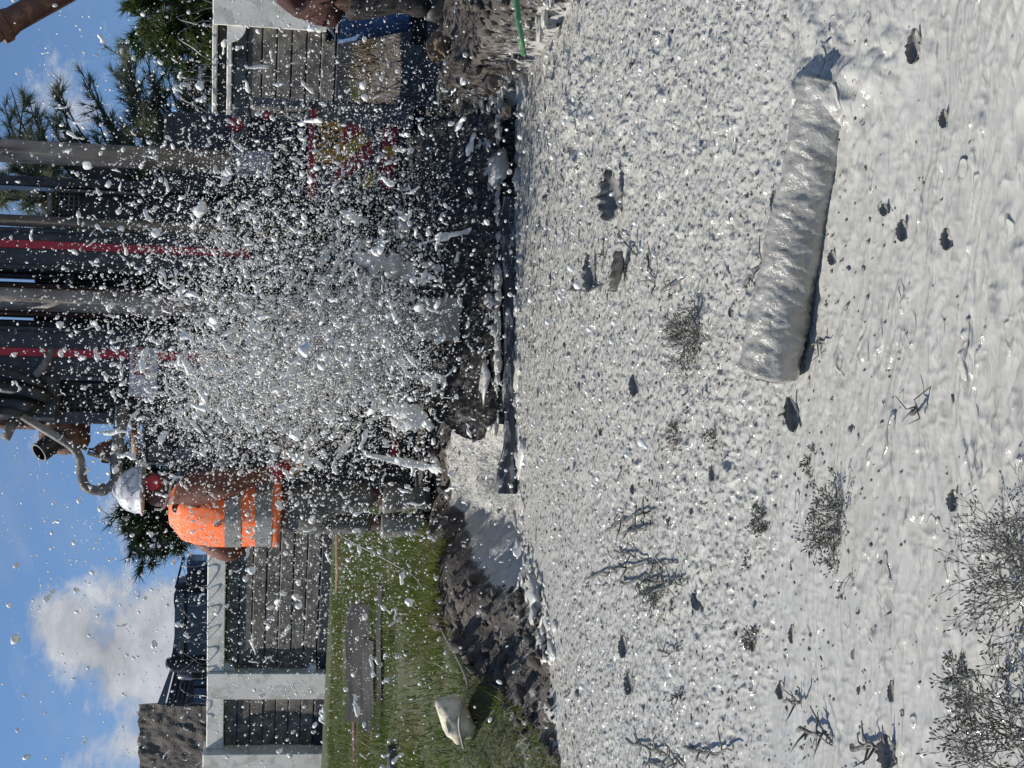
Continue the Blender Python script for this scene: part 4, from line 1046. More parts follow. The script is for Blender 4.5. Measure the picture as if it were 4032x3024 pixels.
# splash boards and liner with painted-in shade at the shore, below the rig
def board(name, pts, th, m_, label, cat, Y):
    a = np.array([P(x, y, Y) for x, y in pts]); return MB().loft([a, a + np.array([0, th, 0])]).obj(name, m_, None, label, cat)
board('splash_board', [(1655, 1175), (1640, 1340), (2024, 1345), (2026, 1170)], .03, MT['slab'], 'grey splash board standing upright at the foot of the mast', 'board', 7.95)
lx = np.linspace(P(2000, 1690, 7.7)[0], P(2000, 420, 7.7)[0], 120); lt = np.linspace(0, 1, 46)
LXm, LT = np.meshgrid(lx, lt)
y0_ = E(LXm) - .04; LYm = y0_ + (9.45 - y0_) * LT
wav = .030 * fbm(LXm * 5, LT * 5, 2, 3) + .02 * np.abs(vn(LXm * 13 + 3 * LT, LT * 6, 3))
LZm = -.05 + .16 * sst(0, .05, LT) + .32 * sst(.03, .42, LT) + .08 * sst(.5, 1, LT) + wav * sst(.0, .08, LT)
LXm = LXm + (.10 * fbm(LT * 7, LXm * 2, 4, 3) - .10 * sst(.2, .8, LT)) * (1 - sst(0, .5, LXm - lx[0]))
lv = np.stack([LXm, LYm, LZm], -1).reshape(-1, 3); lv2 = lv - np.array([0, 0, .006])
lf = grid_faces(46, 120)
lo = link('liner_shade', np_mesh('liner_shade', np.concatenate([lv, lv2]), np.concatenate([lf, lf[:, ::-1] + len(lv)])), MT['liner'], label='black plastic liner from the rig down to the slurry, also standing in for the shade below the rig, streaked with white', cat='liner')  # sheet spread wide: its black also paints in the shade below the rig
kx = np.linspace(P(2000, 1932, 7.6)[0], P(2000, 760, 7.6)[0], 70); rings = []
for i, x in enumerate(kx):
    e_ = E(x) - .02 + .012 * vn(x * 5, .3, 2); zt = .075 + .03 * vn(x * 4, 1.7, 3) - .03 * sst(.9, 1, i / 69)
    rings.append([(x, e_, -.05), (x, e_ + .006 * vn(x * 30, 4, 1), zt * .6), (x, e_ + .012, zt), (x, e_ + .05, zt + .004), (x, e_ + .075, zt * .6), (x, e_ + .08, -.05)])
MB().loft(rings).obj('edge_board', MT['kerb'], None, 'dark wet board edging the far side of the slurry, streaked white', 'board', smooth=False)
a = [P(x, y, 7.9) for x, y in ((1930, 560), (2010, 560), (2022, 800), (1985, 700))]
MB().loft([a, [p + np.array([0, .02, 0]) for p in a]]).obj('plastic_sheet', MT['slab'], None, 'pale plastic sheet at the shore right of the splash', 'sheet')

# ------------------------------------------------------------------ people
def skin_obj(name, vr, edges, m_, parent, rootv=0, sub=2):
    o_ = org(parent)
    me = bpy.data.meshes.new(name)
    me.from_pydata([tuple(np.array(p) - o_) for p, r in vr], edges, [])
    o = link(name, me, m_, parent)
    md = o.modifiers.new('Skin', 'SKIN'); md.use_smooth_shade = True; md.branch_smoothing = 0.6
    ss = o.modifiers.new('Subdivision', 'SUBSURF'); ss.levels = sub; ss.render_levels = sub
    for i, (p, r) in enumerate(vr):
        d = me.skin_vertices[0].data[i]; d.radius = r if hasattr(r, '__len__') else (r, r); d.use_root = (i == rootv)
    return o
def hand_chain(vr, ed, wrist_i, wrist, d, side, up_, s=1.0, curl=0.6):
    d = d / np.linalg.norm(d)
    palm = wrist + d * 0.06 * s; vr.append((palm, 0.028 * s)); pi = len(vr) - 1; ed.append((wrist_i, pi))
    for k_, (off, ln) in enumerate(((-.027, .062), (-.009, .072), (.010, .068), (.027, .052))):
        a = palm + side * off + d * 0.03; b_ = a + d * ln * 0.5 - up_ * ln * 0.25 * curl; c_ = b_ + d * ln * 0.2 - up_ * ln * 0.5 * curl
        for p in (a, b_, c_): vr.append((p, 0.0095 * s))
        n_ = len(vr); ed.extend([(pi, n_ - 3), (n_ - 3, n_ - 2), (n_ - 2, n_ - 1)])
    a = wrist + d * 0.025 - side * 0.03; b_ = a + d * 0.03 - side * 0.02 - up_ * .01; c_ = b_ + d * 0.025 + side * .008 - up_ * .015
    for p in (a, b_, c_): vr.append((p, 0.0105 * s))
    n_ = len(vr); ed.extend([(wrist_i, n_ - 3), (n_ - 3, n_ - 2), (n_ - 2, n_ - 1)])
Zv = np.array([0, 0, 1.0])
MY = G(1685, 2060, GZ)[1]
fdir = np.array([0.80, 0.60, 0]); rdir = np.array([0.60, -0.80, 0])
pel = P(1140, 2005, MY); che = P(850, 2015, MY); sh = P(742, 2003, MY); nk = P(685, 1975, MY); hd = P(600, 1930, MY) + fdir * 0.0
root = thing('person', 'worker in white hard hat and bright orange vest operating the rig levers', 'person', (pel[0], pel[1], GZ))
rs_, ls_ = sh + rdir * 0.20 + np.array([0, -.05, 0]), sh - rdir * 0.185
re_, le_ = P(915, 1900, MY - 0.30), P(905, 2185, MY + 0.06)
rh_, lh_ = P(1150, 1842, MY - 0.12), P(1085, 2010, MY + 0.42)
rk, lk = P(1390, 1955, MY - 0.04), P(1385, 2045, MY + 0.10)
ra, la = P(1625, 1965, MY - 0.02), P(1620, 2075, MY + 0.04)
vr = [(pel, .12), (che, .13), (sh, .10), (nk, .058), (hd - Zv * .03 + fdir * .01, (.078, .088)), (hd + Zv * .07, (.085, .095)),
      (rs_, .058), (re_, .042), (rh_ + (re_ - rh_) * .12, .03), (ls_, .058), (le_, .042), (lh_ + (le_ - lh_) * .12, .03),
      (pel + rdir * .09 - Zv * .08, .085), (rk, .055), (ra, .042), (pel - rdir * .09 - Zv * .08, .085), (lk, .055), (la, .042),
      (hd + fdir * .105 - Zv * .01, .016), (hd + fdir * .06 - Zv * .085, .035)]
ed = [(0, 1), (1, 2), (2, 3), (3, 4), (4, 5), (2, 6), (6, 7), (7, 8), (2, 9), (9, 10), (10, 11), (0, 12), (12, 13), (13, 14), (0, 15), (15, 16), (16, 17), (4, 18), (4, 19)]
dR = rh_ - re_; dR /= np.linalg.norm(dR); dL = lh_ - le_; dL /= np.linalg.norm(dL)
hand_chain(vr, ed, 8, vr[8][0], dR, np.cross(dR, fdir) / np.linalg.norm(np.cross(dR, fdir)), -fdir, 1.0)
hand_chain(vr, ed, 11, vr[11][0], dL, np.cross(dL, Zv) / np.linalg.norm(np.cross(dL, Zv)), Zv, 1.0)
body = skin_obj('body', vr, ed, MT['skin'], root, 0)
# shirt sleeves, trousers, boots
skin_obj('shirt', [(che, .14), (sh, .115), (rs_, .088), ((rs_ + re_) / 2, .098), (re_, .072), (re_ + (rh_ - re_) * .8, .038), (ls_, .085), ((ls_ + le_) / 2, .085), (le_, .070), (le_ + (lh_ - le_) * .8, .045)], [(0, 1), (1, 2), (2, 3), (3, 4), (4, 5), (1, 6), (6, 7), (7, 8), (8, 9)], MT['brown'], root)
cuff = re_ + (rh_ - re_) * .72
MB().tube([re_ + (rh_ - re_) * .55, cuff, rh_ - (rh_ - re_) * .08], [.044, .044, .042], 14).obj('red_cuff', MT['red'], root, smooth=True)
MB().tube(smooth_path([rh_ - dR * .05, rh_ + dR * .02, rh_ + dR * .07 + fdir * .02], 4), [.040, .042, .046, .047, .048, .046, .042, .036, .028], 12).obj('glove', MT['glove'], root, smooth=True)
skin_obj('trousers', [(pel + Zv * .12, .165), (pel - Zv * .05, .17), (pel + rdir * .10 - Zv * .16, .115), (rk, .088), (rk * .6 + ra * .4, .08), (pel - rdir * .10 - Zv * .16, .115), (lk, .09), (lk * .6 + la * .4, .082)], [(0, 1), (1, 2), (2, 3), (3, 4), (1, 5), (5, 6), (6, 7)], MT['trouser'], root)
def boot(kn, an, nm):
    t_ = np.array([an[0], an[1], GZ]); rings = []
    for k_, (f_, a, b_, off) in enumerate(((0.0, .078, .082, 0), (.03, .088, .092, 0), (.07, .086, .09, 0), (.35, .070, .078, 0.0), (.62, .055, .062, .0), (.76, .054, .068, .01), (.86, .058, .098, .035), (.93, .058, .130, .06), (1.0, .056, .138, .07))):
        top = kn * .62 + t_ * .38
        c_ = top * (1 - f_) + t_ * f_ + fdir * off
        rings.append([c_ + rdir * a * math.cos(q_) + fdir * b_ * math.sin(q_) + (0.004 * math.sin(5 * q_ + k_)) * rdir for q_ in np.linspace(0, 2 * math.pi, 18, endpoint=False)])
    o = MB().loft(rings).obj(nm, MT['wader'], root, smooth=True)
    c_ = t_ + fdir * .07 + Zv * .012
    MB().loft([[c_ + Zv * z_ + rdir * .066 * math.cos(q_) + fdir * .148 * math.sin(q_) for q_ in np.linspace(0, 2 * math.pi, 18, endpoint=False)] for z_ in (-.014, .014)]).obj('sole', MT['rubber'], o)
boot(rk, ra, 'rubber_boot'); boot(lk, la, 'rubber_boot')
# vest
def ringv(c_, a, b_, amp, ph):
    n_ = 44; o = []
    for q_ in np.linspace(0, 2 * math.pi, n_, endpoint=False):
        w_ = 1 + amp * (math.sin(7 * q_ + ph) + 0.6 * math.sin(13 * q_ - 2 * ph)) + .03 * float(vn(2 + 2.2 * math.cos(q_) + ph * .5, 3 + 2.2 * math.sin(q_) + ph * .22, 1)) - .025 * abs(float(vn(5 + 3 * math.cos(q_) + ph * .8, 3 + 3 * math.sin(q_), 2)))
        cs_, sn = math.cos(q_), math.sin(q_); e_ = 0.82
        o.append(c_ + w_ * (rdir * a * math.copysign(abs(cs_) ** e_, cs_) + fdir * b_ * math.copysign(abs(sn) ** e_, sn)))
    return o
hem = P(1104, 2014, MY); mid1 = P(985, 2014, MY); mid2 = P(870, 2012, MY); up1 = P(765, 2006, MY); up2 = P(700, 2002, MY); top = P(668, 1996, MY)
kz = np.array([0, .22, .45, .68, .86, .95, 1.0]); prof = [(hem, .222, .178), (mid1, .222, .172), (mid2, .228, .170), (up1, .232, .150), (P(715, 2008, MY), .215, .125), (up2, .185, .11), (top, .10, .085)]
def vest_ring(t_, grow=0.0):
    k_ = np.arange(7) / 6.0
    c_ = np.array([np.interp(t_, k_, [p[0][j] for p in prof]) for j in range(3)])
    return ringv(c_, np.interp(t_, k_, [p[1] for p in prof]) + grow, np.interp(t_, k_, [p[2] for p in prof]) + grow, 0.020 * (1 - .6 * t_), 11 * t_)
vest = MB().loft([vest_ring(t_) for t_ in np.linspace(0, 1, 26)]).obj('vest', MT['orange'], root, smooth=True)
for t0_, t1_ in ((.045, .135), (.215, .305)):
    MB().loft([vest_ring(t_, .004) for t_ in np.linspace(t0_, t1_, 4)], caps=False).obj('reflective_band', MT['reflect'], vest, smooth=True)
MB().lathe(hem - Zv * .004, Zv, ((0, .03), (.008, .03)), 8).obj('vest_tail', MT['orange'], vest)
# hard hat, ear muff, eyes
hax = np.array([-.05, -.02, 1.0]); hb_ = hd + Zv * .055
hat = MB().lathe(hb_, hax, ((-.004, .132), (0, .145), (.008, .143), (.012, .130), (.05, .127), (.09, .110), (.12, .082), (.138, .045), (.145, .01)), 32).obj('hard_hat', MT['helmet'], root, smooth=True)
MB().loft([[hb_ + fdir * (.10 + .075 * math.sin(q_)) + rdir * .10 * math.cos(q_) + Zv * z_ for q_ in np.linspace(0, math.pi, 12)] for z_ in (-.008, .004)]).obj('hat_peak', MT['helmet'], hat)
MB().tube(smooth_path([hb_ - fdir * .125 + Zv * .05, hb_ + Zv * .152, hb_ + fdir * .125 + Zv * .05], 6), .012, 8).obj('hat_ridge', MT['helmet'], hat, smooth=True)
muff = MB().lathe(hd + rdir * .085 - Zv * .01 - fdir * .02, rdir, ((0, .035), (.01, .044), (.035, .042), (.045, .028)), 18).obj('ear_muff', MT['red'], root, smooth=True)
MB().tube(smooth_path([hd + rdir * .11 - Zv * .05 - fdir * .02, hd + rdir * .06 - Zv * .1, hd - fdir * .11 - Zv * .07, hd - fdir * .125 - Zv * .02], 5), .007, 6).obj('chin_strap', MT['white'], root)
for s_ in (-1, 1):
    MB().lathe(hd + fdir * .088 + rdir * .032 * s_ + Zv * .012, fdir, ((0, .012), (.004, .01), (.007, .003)), 10).obj('eye', MT['eye'], root)
MB().tube([hd + fdir * .088 - Zv * .055 - rdir * .022, hd + fdir * .092 - Zv * .055 + rdir * .022], .005, 6).obj('mouth', MT['brown'], root)

# second man, bending at the right edge
M2 = 8.6
f2_ = np.array([0.93, -0.36, 0]); r2_ = np.array([-0.36, -0.93, 0])
pel = P(1330, -5, M2); che = P(1170, -30, M2) + f2_ * .02; sh = P(1070, -85, M2) + f2_ * .06; nk = sh + f2_ * .12 + Zv * .03; hd2 = nk + f2_ * .11 + Zv * .04
root2 = thing('person', 'person in maroon jacket and dark trousers bending at the right side of the yard', 'person', (pel[0], pel[1], GZ))
gz2 = GZ
rk2, lk2 = pel + r2_ * .11 - Zv * .34 + f2_ * .06, pel - r2_ * .11 - Zv * .34 + f2_ * .06
ra2, la2 = np.array([*(pel + r2_ * .12)[:2], gz2 + .08]), np.array([*(pel - r2_ * .13)[:2], gz2 + .08])
rs2, ls2 = sh + r2_ * .19, sh - r2_ * .19
re2, le2 = P(1190, 50, M2 - .12), ls2 - Zv * .28
rh2, lh2 = P(1330, -40, M2 - .3), le2 + f2_ * .2 - Zv * .12
vr = [(pel, .12), (che, .13), (sh, .10), (nk, .06), (hd2, (.08, .09)), (hd2 + f2_ * .05 + Zv * .07, (.08, .09)), (rs2, .055), (re2, .042), (rh2, .03), (ls2, .055), (le2, .042), (lh2, .03), (pel + r2_ * .1 - Zv * .06, .09), (rk2, .06), (ra2, .045), (pel - r2_ * .1 - Zv * .06, .09), (lk2, .06), (la2, .045), (hd2 + f2_ * .1 - Zv * .02, .016)]
ed = [(0, 1), (1, 2), (2, 3), (3, 4), (4, 5), (2, 6), (6, 7), (7, 8), (2, 9), (9, 10), (10, 11), (0, 12), (12, 13), (13, 14), (0, 15), (15, 16), (16, 17), (4, 18)]
d_ = rh2 - re2; d_ /= np.linalg.norm(d_); sd_ = np.cross(d_, Zv); sd_ /= np.linalg.norm(sd_)
hand_chain(vr, ed, 8, rh2, d_, sd_, Zv)
d_ = lh2 - le2; d_ /= np.linalg.norm(d_); sd_ = np.cross(d_, Zv); sd_ /= np.linalg.norm(sd_)
hand_chain(vr, ed, 11, lh2, d_, sd_, Zv)
skin_obj('body', vr, ed, MT['skin'], root2)
skin_obj('jacket', [(pel - Zv * .06, (.19, .17)), (pel + Zv * .10, (.185, .16)), (che, .18), (sh, .14), (rs2, .095), ((rs2 + re2) / 2, .085), (re2, .07), (rh2 * .95 + re2 * .05, .05), (ls2, .095), (le2, .075), (lh2 * .8 + le2 * .2, .055)], [(0, 1), (1, 2), (2, 3), (3, 4), (4, 5), (5, 6), (6, 7), (3, 8), (8, 9), (9, 10)], MT['maroon'], root2)
skin_obj('trousers', [(pel, .15), (pel - Zv * .1, .16), (pel + r2_ * .11 - Zv * .18, .11), (rk2, .10), (ra2, .085), (pel - r2_ * .11 - Zv * .18, .11), (lk2, .10), (la2, .085)], [(0, 1), (1, 2), (2, 3), (3, 4), (1, 5), (5, 6), (6, 7)], MT['trouser2'], root2)
for a_ in (ra2, la2):
    c_ = np.array([a_[0], a_[1], gz2]) + f2_ * .05
    MB().loft([[c_ + Zv * z_ + r2_ * a * math.cos(q_) + f2_ * b_ * math.sin(q_) + f2_ * o_ for q_ in np.linspace(0, 2 * math.pi, 16, endpoint=False)] for z_, a, b_, o_ in ((0, .055, .14, .0), (.035, .055, .14, 0), (.07, .05, .12, -.01), (.11, .05, .07, -.05))]).obj('shoe', MT['rubber'], root2, smooth=True)
MB().lathe(hd2 + f2_ * .03 + Zv * .06, f2_ * .4 + Zv, ((0, .1), (.03, .105), (.08, .085), (.11, .03)), 18).obj('woollen_cap', MT['trouser2'], root2, smooth=True)

# ------------------------------------------------------------------ things about the yard
c_ = P(1600, 60, 9.6); zb_ = c_[2] - .02; zt_ = P(1335, 75, 9.6)[2]
bin_ = thing('blue_bin', 'blue plastic bin with black rim standing beside the bending person', 'bin', (c_[0], c_[1], zb_))
MB().lathe((c_[0], c_[1], zb_), Zv, ((0, .09), (.01, .10), ((zt_ - zb_) * .95, .20), (zt_ - zb_, .20)), 26).obj('tub', MT['blue'], bin_, smooth=False)
MB().lathe((c_[0], c_[1], zt_), (.16, 0, 1), ((0, .19), (.002, .215), (.05, .215), (.055, .18)), 26).obj('rim', MT['rubber'], bin_)
a = [P(x, y, 9.38) for x, y in ((1285, 40), (1300, 95), (1325, 160), (1290, 110), (1278, 60))]
MB().loft([a, [p + np.array([0, .01, 0]) for p in a]]).obj('paper_flap', MT['white'], bin_)
if zb_ > GZ:                                          # an upturned crate carries the bin
    MB().box((c_[0], c_[1], (zb_ + GZ) / 2 - .02), (.3, .3, max(zb_ - GZ + .02, .03))).obj('stand', MT['oldwood'], bin_)

def lying(name, pts, r, m_, label, cat, n=14):
    return MB().tube(pts, r, n).obj(name, m_, None, label, cat, smooth=True)
def gtube(a, b_, Y0, Y1, r): 
    p, q_ = P(*a, Y0), P(*b_, Y1); return [p, (p + q_) / 2, q_]
lying('rusty_pipe', gtube((1335, 2560), (1332, 1900), 20.6, 19.4, 1), .046, MT['rustpipe'], 'orange rusty pipe lying along the foot of the left wall', 'pipe')
lying('grey_pipe', gtube((1420, 470), (1421, 110), 17.0, 16.2, 1), .030, MT['galv'], 'grey galvanised pipe lying along the foot of the right wall', 'pipe')
pp = lying('pipe_stub', gtube((1550, 2942), (1546, 3300), 10.2, 10.4, 1), .044, MT['duct'], 'short grey brown open pipe end lying in the grass at the lower frame edge', 'pipe')
e_ = P(1550, 2938, 10.2); MB().lathe(e_, (-1, 0, 0), ((.003, .0395), (-.001, .038)), 16).obj('opening', MT['black'], pp)
# rusty pipe leaning at the top corner
q0_, q1_ = P(-420, 290, 8.9), P(20, 95, 9.0)
dirp = P(200, -5, 9.05) - q1_; dirp /= np.linalg.norm(dirp)
tt_ = (q1_[2] - GZ) / -dirp[2]
rp = lying('leaning_pipe', [q0_ * 0 + q1_ - dirp * 0.8, q1_, q1_ + dirp * tt_ * .5, q1_ + dirp * tt_], .074, MT['rust'], 'thick rusty steel pipe leaning across the upper right corner', 'pipe', 22)
MB().lathe(q1_ - dirp * .05, dirp, ((0, .075), (.0, .098), (.05, .1), (.06, .086), (.10, .076)), 24).obj('coupling', MT['rust'], rp)
# boards and bar in the grass
def tboard(name, c_, ln, wd, th, tilt, yaw, m_, label):
    ax0 = np.array([math.cos(yaw), math.sin(yaw), 0]); ax1 = np.array([-math.sin(yaw) * math.cos(tilt), math.cos(yaw) * math.cos(tilt), math.sin(tilt)]); ax2 = np.cross(ax0, ax1)
    mb = MB(); n_ = 14; rings = []
    for i in range(n_ + 1):
        f_ = i / n_ - .5; w0 = wd * (.5 + .06 * vn(f_ * 9 + ln * 7, 1.3, 1)); w1 = wd * (.5 + .10 * vn(f_ * 8 + ln * 3, 4.3, 2)); bend = .012 * math.sin(f_ * 5)
        cc_ = np.array(c_) + ax0 * f_ * ln + ax2 * bend
        rings.append([cc_ - ax1 * w0 - ax2 * th / 2, cc_ + ax1 * w1 - ax2 * th / 2, cc_ + ax1 * w1 + ax2 * th / 2, cc_ - ax1 * w0 + ax2 * th / 2])
    return mb.loft(rings).obj(name, m_, None, label, 'board')
tboard('old_board', G(1415, 2610, GZ + .10), 1.02, .30, .03, .65, .05, MT['oldwood'], 'wide blackened timber board lying in the grass near the left wall')
tboard('old_board', G(1455, 2700, GZ + .06), .75, .16, .03, .5, -.04, MT['oldwood'], 'short split grey board lying just below the wide black board')
tboard('old_board', G(1497, 2600, GZ + .03), 1.15, .09, .025, .3, .02, MT['oldwood'], 'long narrow weathered board lying in the grass, nearest of the three boards')
tboard('rusty_bar', G(1392, 2840, GZ + .02), 1.1, .16, .012, .1, .0, MT['rust'], 'flat brown rusty strip lying at the grass edge below the wall')
# hose arching over the grass
hp = [P(1285, 2072, 9.2), P(1340, 2105, 9.0), P(1420, 2150, 8.9), P(1560, 2225, 8.6), P(1650, 2290, 8.5), GG(1740, 2480, .035), GG(1805, 2600, .035), GG(1842, 2700, .04), GG(1815, 2800, .15), GG(1808, 2860, .12), GG(1825, 2945, .03)]
MB().tube(smooth_path(hp, 7), .0062, 8).obj('grey_hose', MT['hose'], None, 'thin grey hose arching over the grass to the cream sack', 'hose', smooth=True)
# sack
sc_ = GG(1862, 2830, .0)
vs_ = v2.copy(); n_ = len(vs_)
vs_ = np.sign(vs_) * np.abs(vs_) ** 0.65
vs_ = vs_ * np.array([.105, .085, .072]); 
ca, sa = math.cos(.5), math.sin(.5)
vs_ = np.stack([vs_[:, 0] * ca - vs_[:, 2] * sa, vs_[:, 1], vs_[:, 0] * sa + vs_[:, 2] * ca], 1)
vs_ += 0.012 * np.stack([vn(vs_[:, 0] * 30, vs_[:, 2] * 30, i) for i in range(3)], 1)
vs_[:, 2] -= vs_[:, 2].min() + .02
sm_ = np_mesh('cream_sack', vs_, f2)
so = link('cream_sack', sm_, MT['sack'], label='crumpled cream woven sack lying in the grass under the hose', cat='sack', loc=tuple(sc_))
ORG[so.name] = sc_
# green stake, earth heap finds
MB().tube([P(2030, -120, 6.35), P(2036, 20, 6.33), P(2046, 110, 6.32), P(2062, 215, 6.38)], .0125, 12).obj('green_stake', MT['green'], None, 'green coated garden stake lying on the dark bank at the right edge', 'stake', smooth=True)
MB().tube(smooth_path([P(1620, 410, 12.0), P(1625, 330, 12.0), P(1636, 270, 12.0), P(1632, 190, 12.1)], 4), [.035, .04, .042, .04, .036, .034, .036, .034, .03, .028, .026, .024, .02], 9).obj('cut_branch', MT['bark'], None, 'pale cut branch lying on the heap of dug earth', 'branch', smooth=True)
def rock(name, c_, r, m_, label, cat, sq=(1, 1, 1), s_=0, amp=.25):
    v = v2 * (1 + amp * fbm(v2[:, 0] * 1.8 + s_, v2[:, 1] * 1.8 + v2[:, 2] * 1.3, s_ % 5, 3)[:, None]) * np.array(sq) * r
    o = link(name, np_mesh(name, v, f2, False), m_, label=label, cat=cat, loc=tuple(c_)); ORG[o.name] = np.array(c_); return o
rock('tan_rag', G(1730, 190, GZ + .08), .06, MT['tan'], 'crumpled tan rag lying on the dark soil below the blue bin', 'rag', (1.1, .8, .9), 2, .5)
for i, (ix, iy, r, lb) in enumerate(((1930, 330, .045, 'wet dark boulder on the bank beside the shore, right of the rig cabinet'), (2010, 270, .032, 'small slurry splashed stone at the end of the green stake'), (1990, 440, .03, 'small dark stone at the shore below the rig cabinet'))):
    rock('bank_stone', G(ix, iy, .22), r, MT['soilclod'], lb, 'stone', (1.2, 1, .8), i)

# ------------------------------------------------------------------ half sunk pipe in the slurry
ax_ = pb - pa; ln_ = np.linalg.norm(ax_); ax_ /= ln_; uu, vv_, _ = frame_of(ax_)
npz, nc = 150, 56; rings = []
for i in range(npz + 1):
    f_ = i / npz; c_ = pa - ax_ * .05 + ax_ * (ln_ + .05) * f_
    ring = []
    for j in range(nc):
        q_ = 2 * math.pi * j / nc
        r = .068 * (1 + .05 * vn(f_ * 11 + 3, 2 + math.cos(q_), 1) + .055 * abs(vn(f_ * 38 + 1.5 * math.sin(q_), 3 + math.cos(q_) * 1.2, 2)) + .05 * vn(f_ * 24 + math.cos(q_) * 3, 5 + math.sin(q_) * 3, 3) + .03 * vn(f_ * 90, 5 + math.sin(q_) * 6, 4))
        r *= 1 - .18 * sst(.985, 1.0, f_)
        ring.append(c_ + (uu * math.cos(q_) + vv_ * math.sin(q_)) * r)
    rings.append(ring)
sp_o = MB().loft(rings).obj('sunken_pipe', MT['pipecoat'], None, 'thick slurry coated pipe lying half sunk in the white slurry', 'pipe', smooth=True)
inner = [[pb + ax_ * d_ + (uu * math.cos(q_) + vv_ * math.sin(q_)) * r_ for q_ in np.linspace(0, 2 * math.pi, 24, endpoint=False)] for d_, r_ in ((.001, .054), (.004, .050), (.003, .02))]
MB().loft(inner).obj('mud_plug', MT['soilclod'], sp_o)

# ------------------------------------------------------------------ leaves, twigs and weeds in the slurry
def px_m(ix, iy): return np.linalg.norm(G(ix, iy, 0) - CAM) / F
def leaf(ix, iy, ln_px, wd_px, yaw, tilt, curl, label, group=None, teeth=0.16):
    s_ = px_m(ix, iy); L_, W_ = ln_px * s_, wd_px * s_
    nl, nw = 12, 5; V = []
    for i in range(nl + 1):
        f_ = i / nl; wv = W_ / 2 * (math.sin(math.pi * min(1, f_ * .92 + .06)) ** .8) * (1 + teeth * math.sin(i * 2.4 + ix))
        for j in range(nw):
            g_ = j / (nw - 1) * 2 - 1
            V.append(((f_ - .5) * L_, g_ * wv, curl * (g_ * g_ * W_ * .5 + (f_ - .5) ** 2 * L_ * .7)))
    V = np.array(V); th = .0025
    ct, st = math.cos(tilt), math.sin(tilt)
    V = np.stack([V[:, 0], V[:, 1] * ct - V[:, 2] * st, V[:, 1] * st + V[:, 2] * ct], 1)
    cy_, sy_ = math.cos(yaw), math.sin(yaw); V = np.stack([V[:, 0] * cy_ - V[:, 1] * sy_, V[:, 0] * sy_ + V[:, 1] * cy_, V[:, 2]], 1)
    V[:, 2] -= V[:, 2].min() + .006
    f = grid_faces(nl + 1, nw); n_ = len(V)
    V2 = np.concatenate([V, V - np.array([0, 0, th])])
    rim = [i * nw for i in range(nl + 1)] + [nl * nw + j for j in range(1, nw)] + [i * nw + nw - 1 for i in range(nl - 1, -1, -1)] + [j for j in range(nw - 2, 0, -1)]
    rf = np.array([(rim[i], rim[(i + 1) % len(rim)], rim[(i + 1) % len(rim)] + n_, rim[i] + n_) for i in range(len(rim))])
    F_ = np.concatenate([f, f[:, ::-1] + n_, rf])
    c_ = G(ix, iy, 0); c_[2] = slurry_z(c_[0], c_[1]) + .004
    o = link('dead_leaf', np_mesh('dead_leaf', V2, F_), MT['leafcoat'], label=label, cat='leaf', group=group, loc=tuple(c_)); ORG[o.name] = c_
    return o
leaf(2450, 775, 200, 110, .05, .75, .5, 'large torn grey leaf standing up in the slurry, far from the pipe', teeth=.35)
leaf(2475, 1075, 180, 120, 2.6, .6, .4, 'broad pale slurry coated leaf among broken twigs in mid slurry', teeth=.3)
leaf(2345, 1080, 150, 60, .2, .9, .4, 'narrow dark leaf beside the broad pale leaf and twigs', teeth=.2)
leaf(3062, 800, 95, 30, .1, 1.1, .3, 'dark upright leaf stub leaning on the sunken pipe')
leaf(3612, 185, 130, 60, -.15, .9, .6, 'curled dark leaf cup in the smooth slurry near the upper right corner')
leaf(3722, 470, 72, 38, .0, .9, .6, 'small curled leaf in smooth slurry, furthest right of the row beyond the pipe')
leaf(3560, 910, 85, 48, .05, 1.0, .6, 'dark curled leaf below the pipe, upper of a side by side pair')
leaf(3738, 945, 85, 45, .1, 1.0, .6, 'dark curled leaf below the pipe, nearer the camera of a pair')
leaf(3285, 1015, 60, 36, .0, .9, .5, 'small leaf lying close beside the shadow of the sunken pipe')
leaf(3500, 830, 50, 34, .2, .9, .5, 'tiny curled leaf between the pipe and the pair of dark leaves')
leaf(3140, 1640, 150, 62, .5, .85, .5, 'curled grey leaf just left of the open end of the pipe', teeth=.15)
leaf(3762, 1970, 85, 48, .0, 1.0, .6, 'cup shaped curled leaf near the dark shrub at the lower right')
leaf(2810, 1865, 60, 26, .1, 1.1, .4, 'thin upright leaf in mid slurry beside the low weeds')
leaf(2510, 1520, 90, 44, .3, .9, .4, 'dark leaf standing in far slurry between the splash and pipe end')
leaf(2470, 2545, 90, 40, .1, 1.0, .4, 'dark leaf in the far left slurry, nearest the soil bank')
leaf(2495, 2690, 90, 42, .1, .9, .4, 'grey leaf lying in the left slurry behind the small twigs')
leaf(2630, 2420, 75, 34, -.7, .7, .4, 'dark bent leaf beside the tangled branches at the left')
leaf(2752, 2375, 90, 40, .9, .8, .4, 'dark forked leaf below the tangled branches at the left')
leaf(3128, 2495, 75, 26, .0, 1.1, .3, 'thin dark leaf standing alone in left foreground slurry')
leaf(3085, 2715, 75, 34, .0, 1.0, .4, 'pair like dark leaf by the small thorny twig in the lower left slurry')
leaf(3525, 2720, 85, 26, .0, 1.1, .3, 'slim dark leaf in the near slurry left of the fine shrub')
leaf(3525, 2960, 130, 70, .2, 1.0, .4, 'big dark leaf fragment at the lower frame edge beside the bent branch', teeth=.3)
for i in range(26):
    ix = rng.uniform(2250, 3800); iy = rng.uniform(30, 3000)
    leaf(ix, iy, rng.uniform(22, 46), rng.uniform(12, 22), rng.uniform(-.6, .6), rng.uniform(.2, 1.1), rng.uniform(.1, .6), 'small dark scrap of leaf floating in the white slurry', 'leaf scraps floating in the slurry')
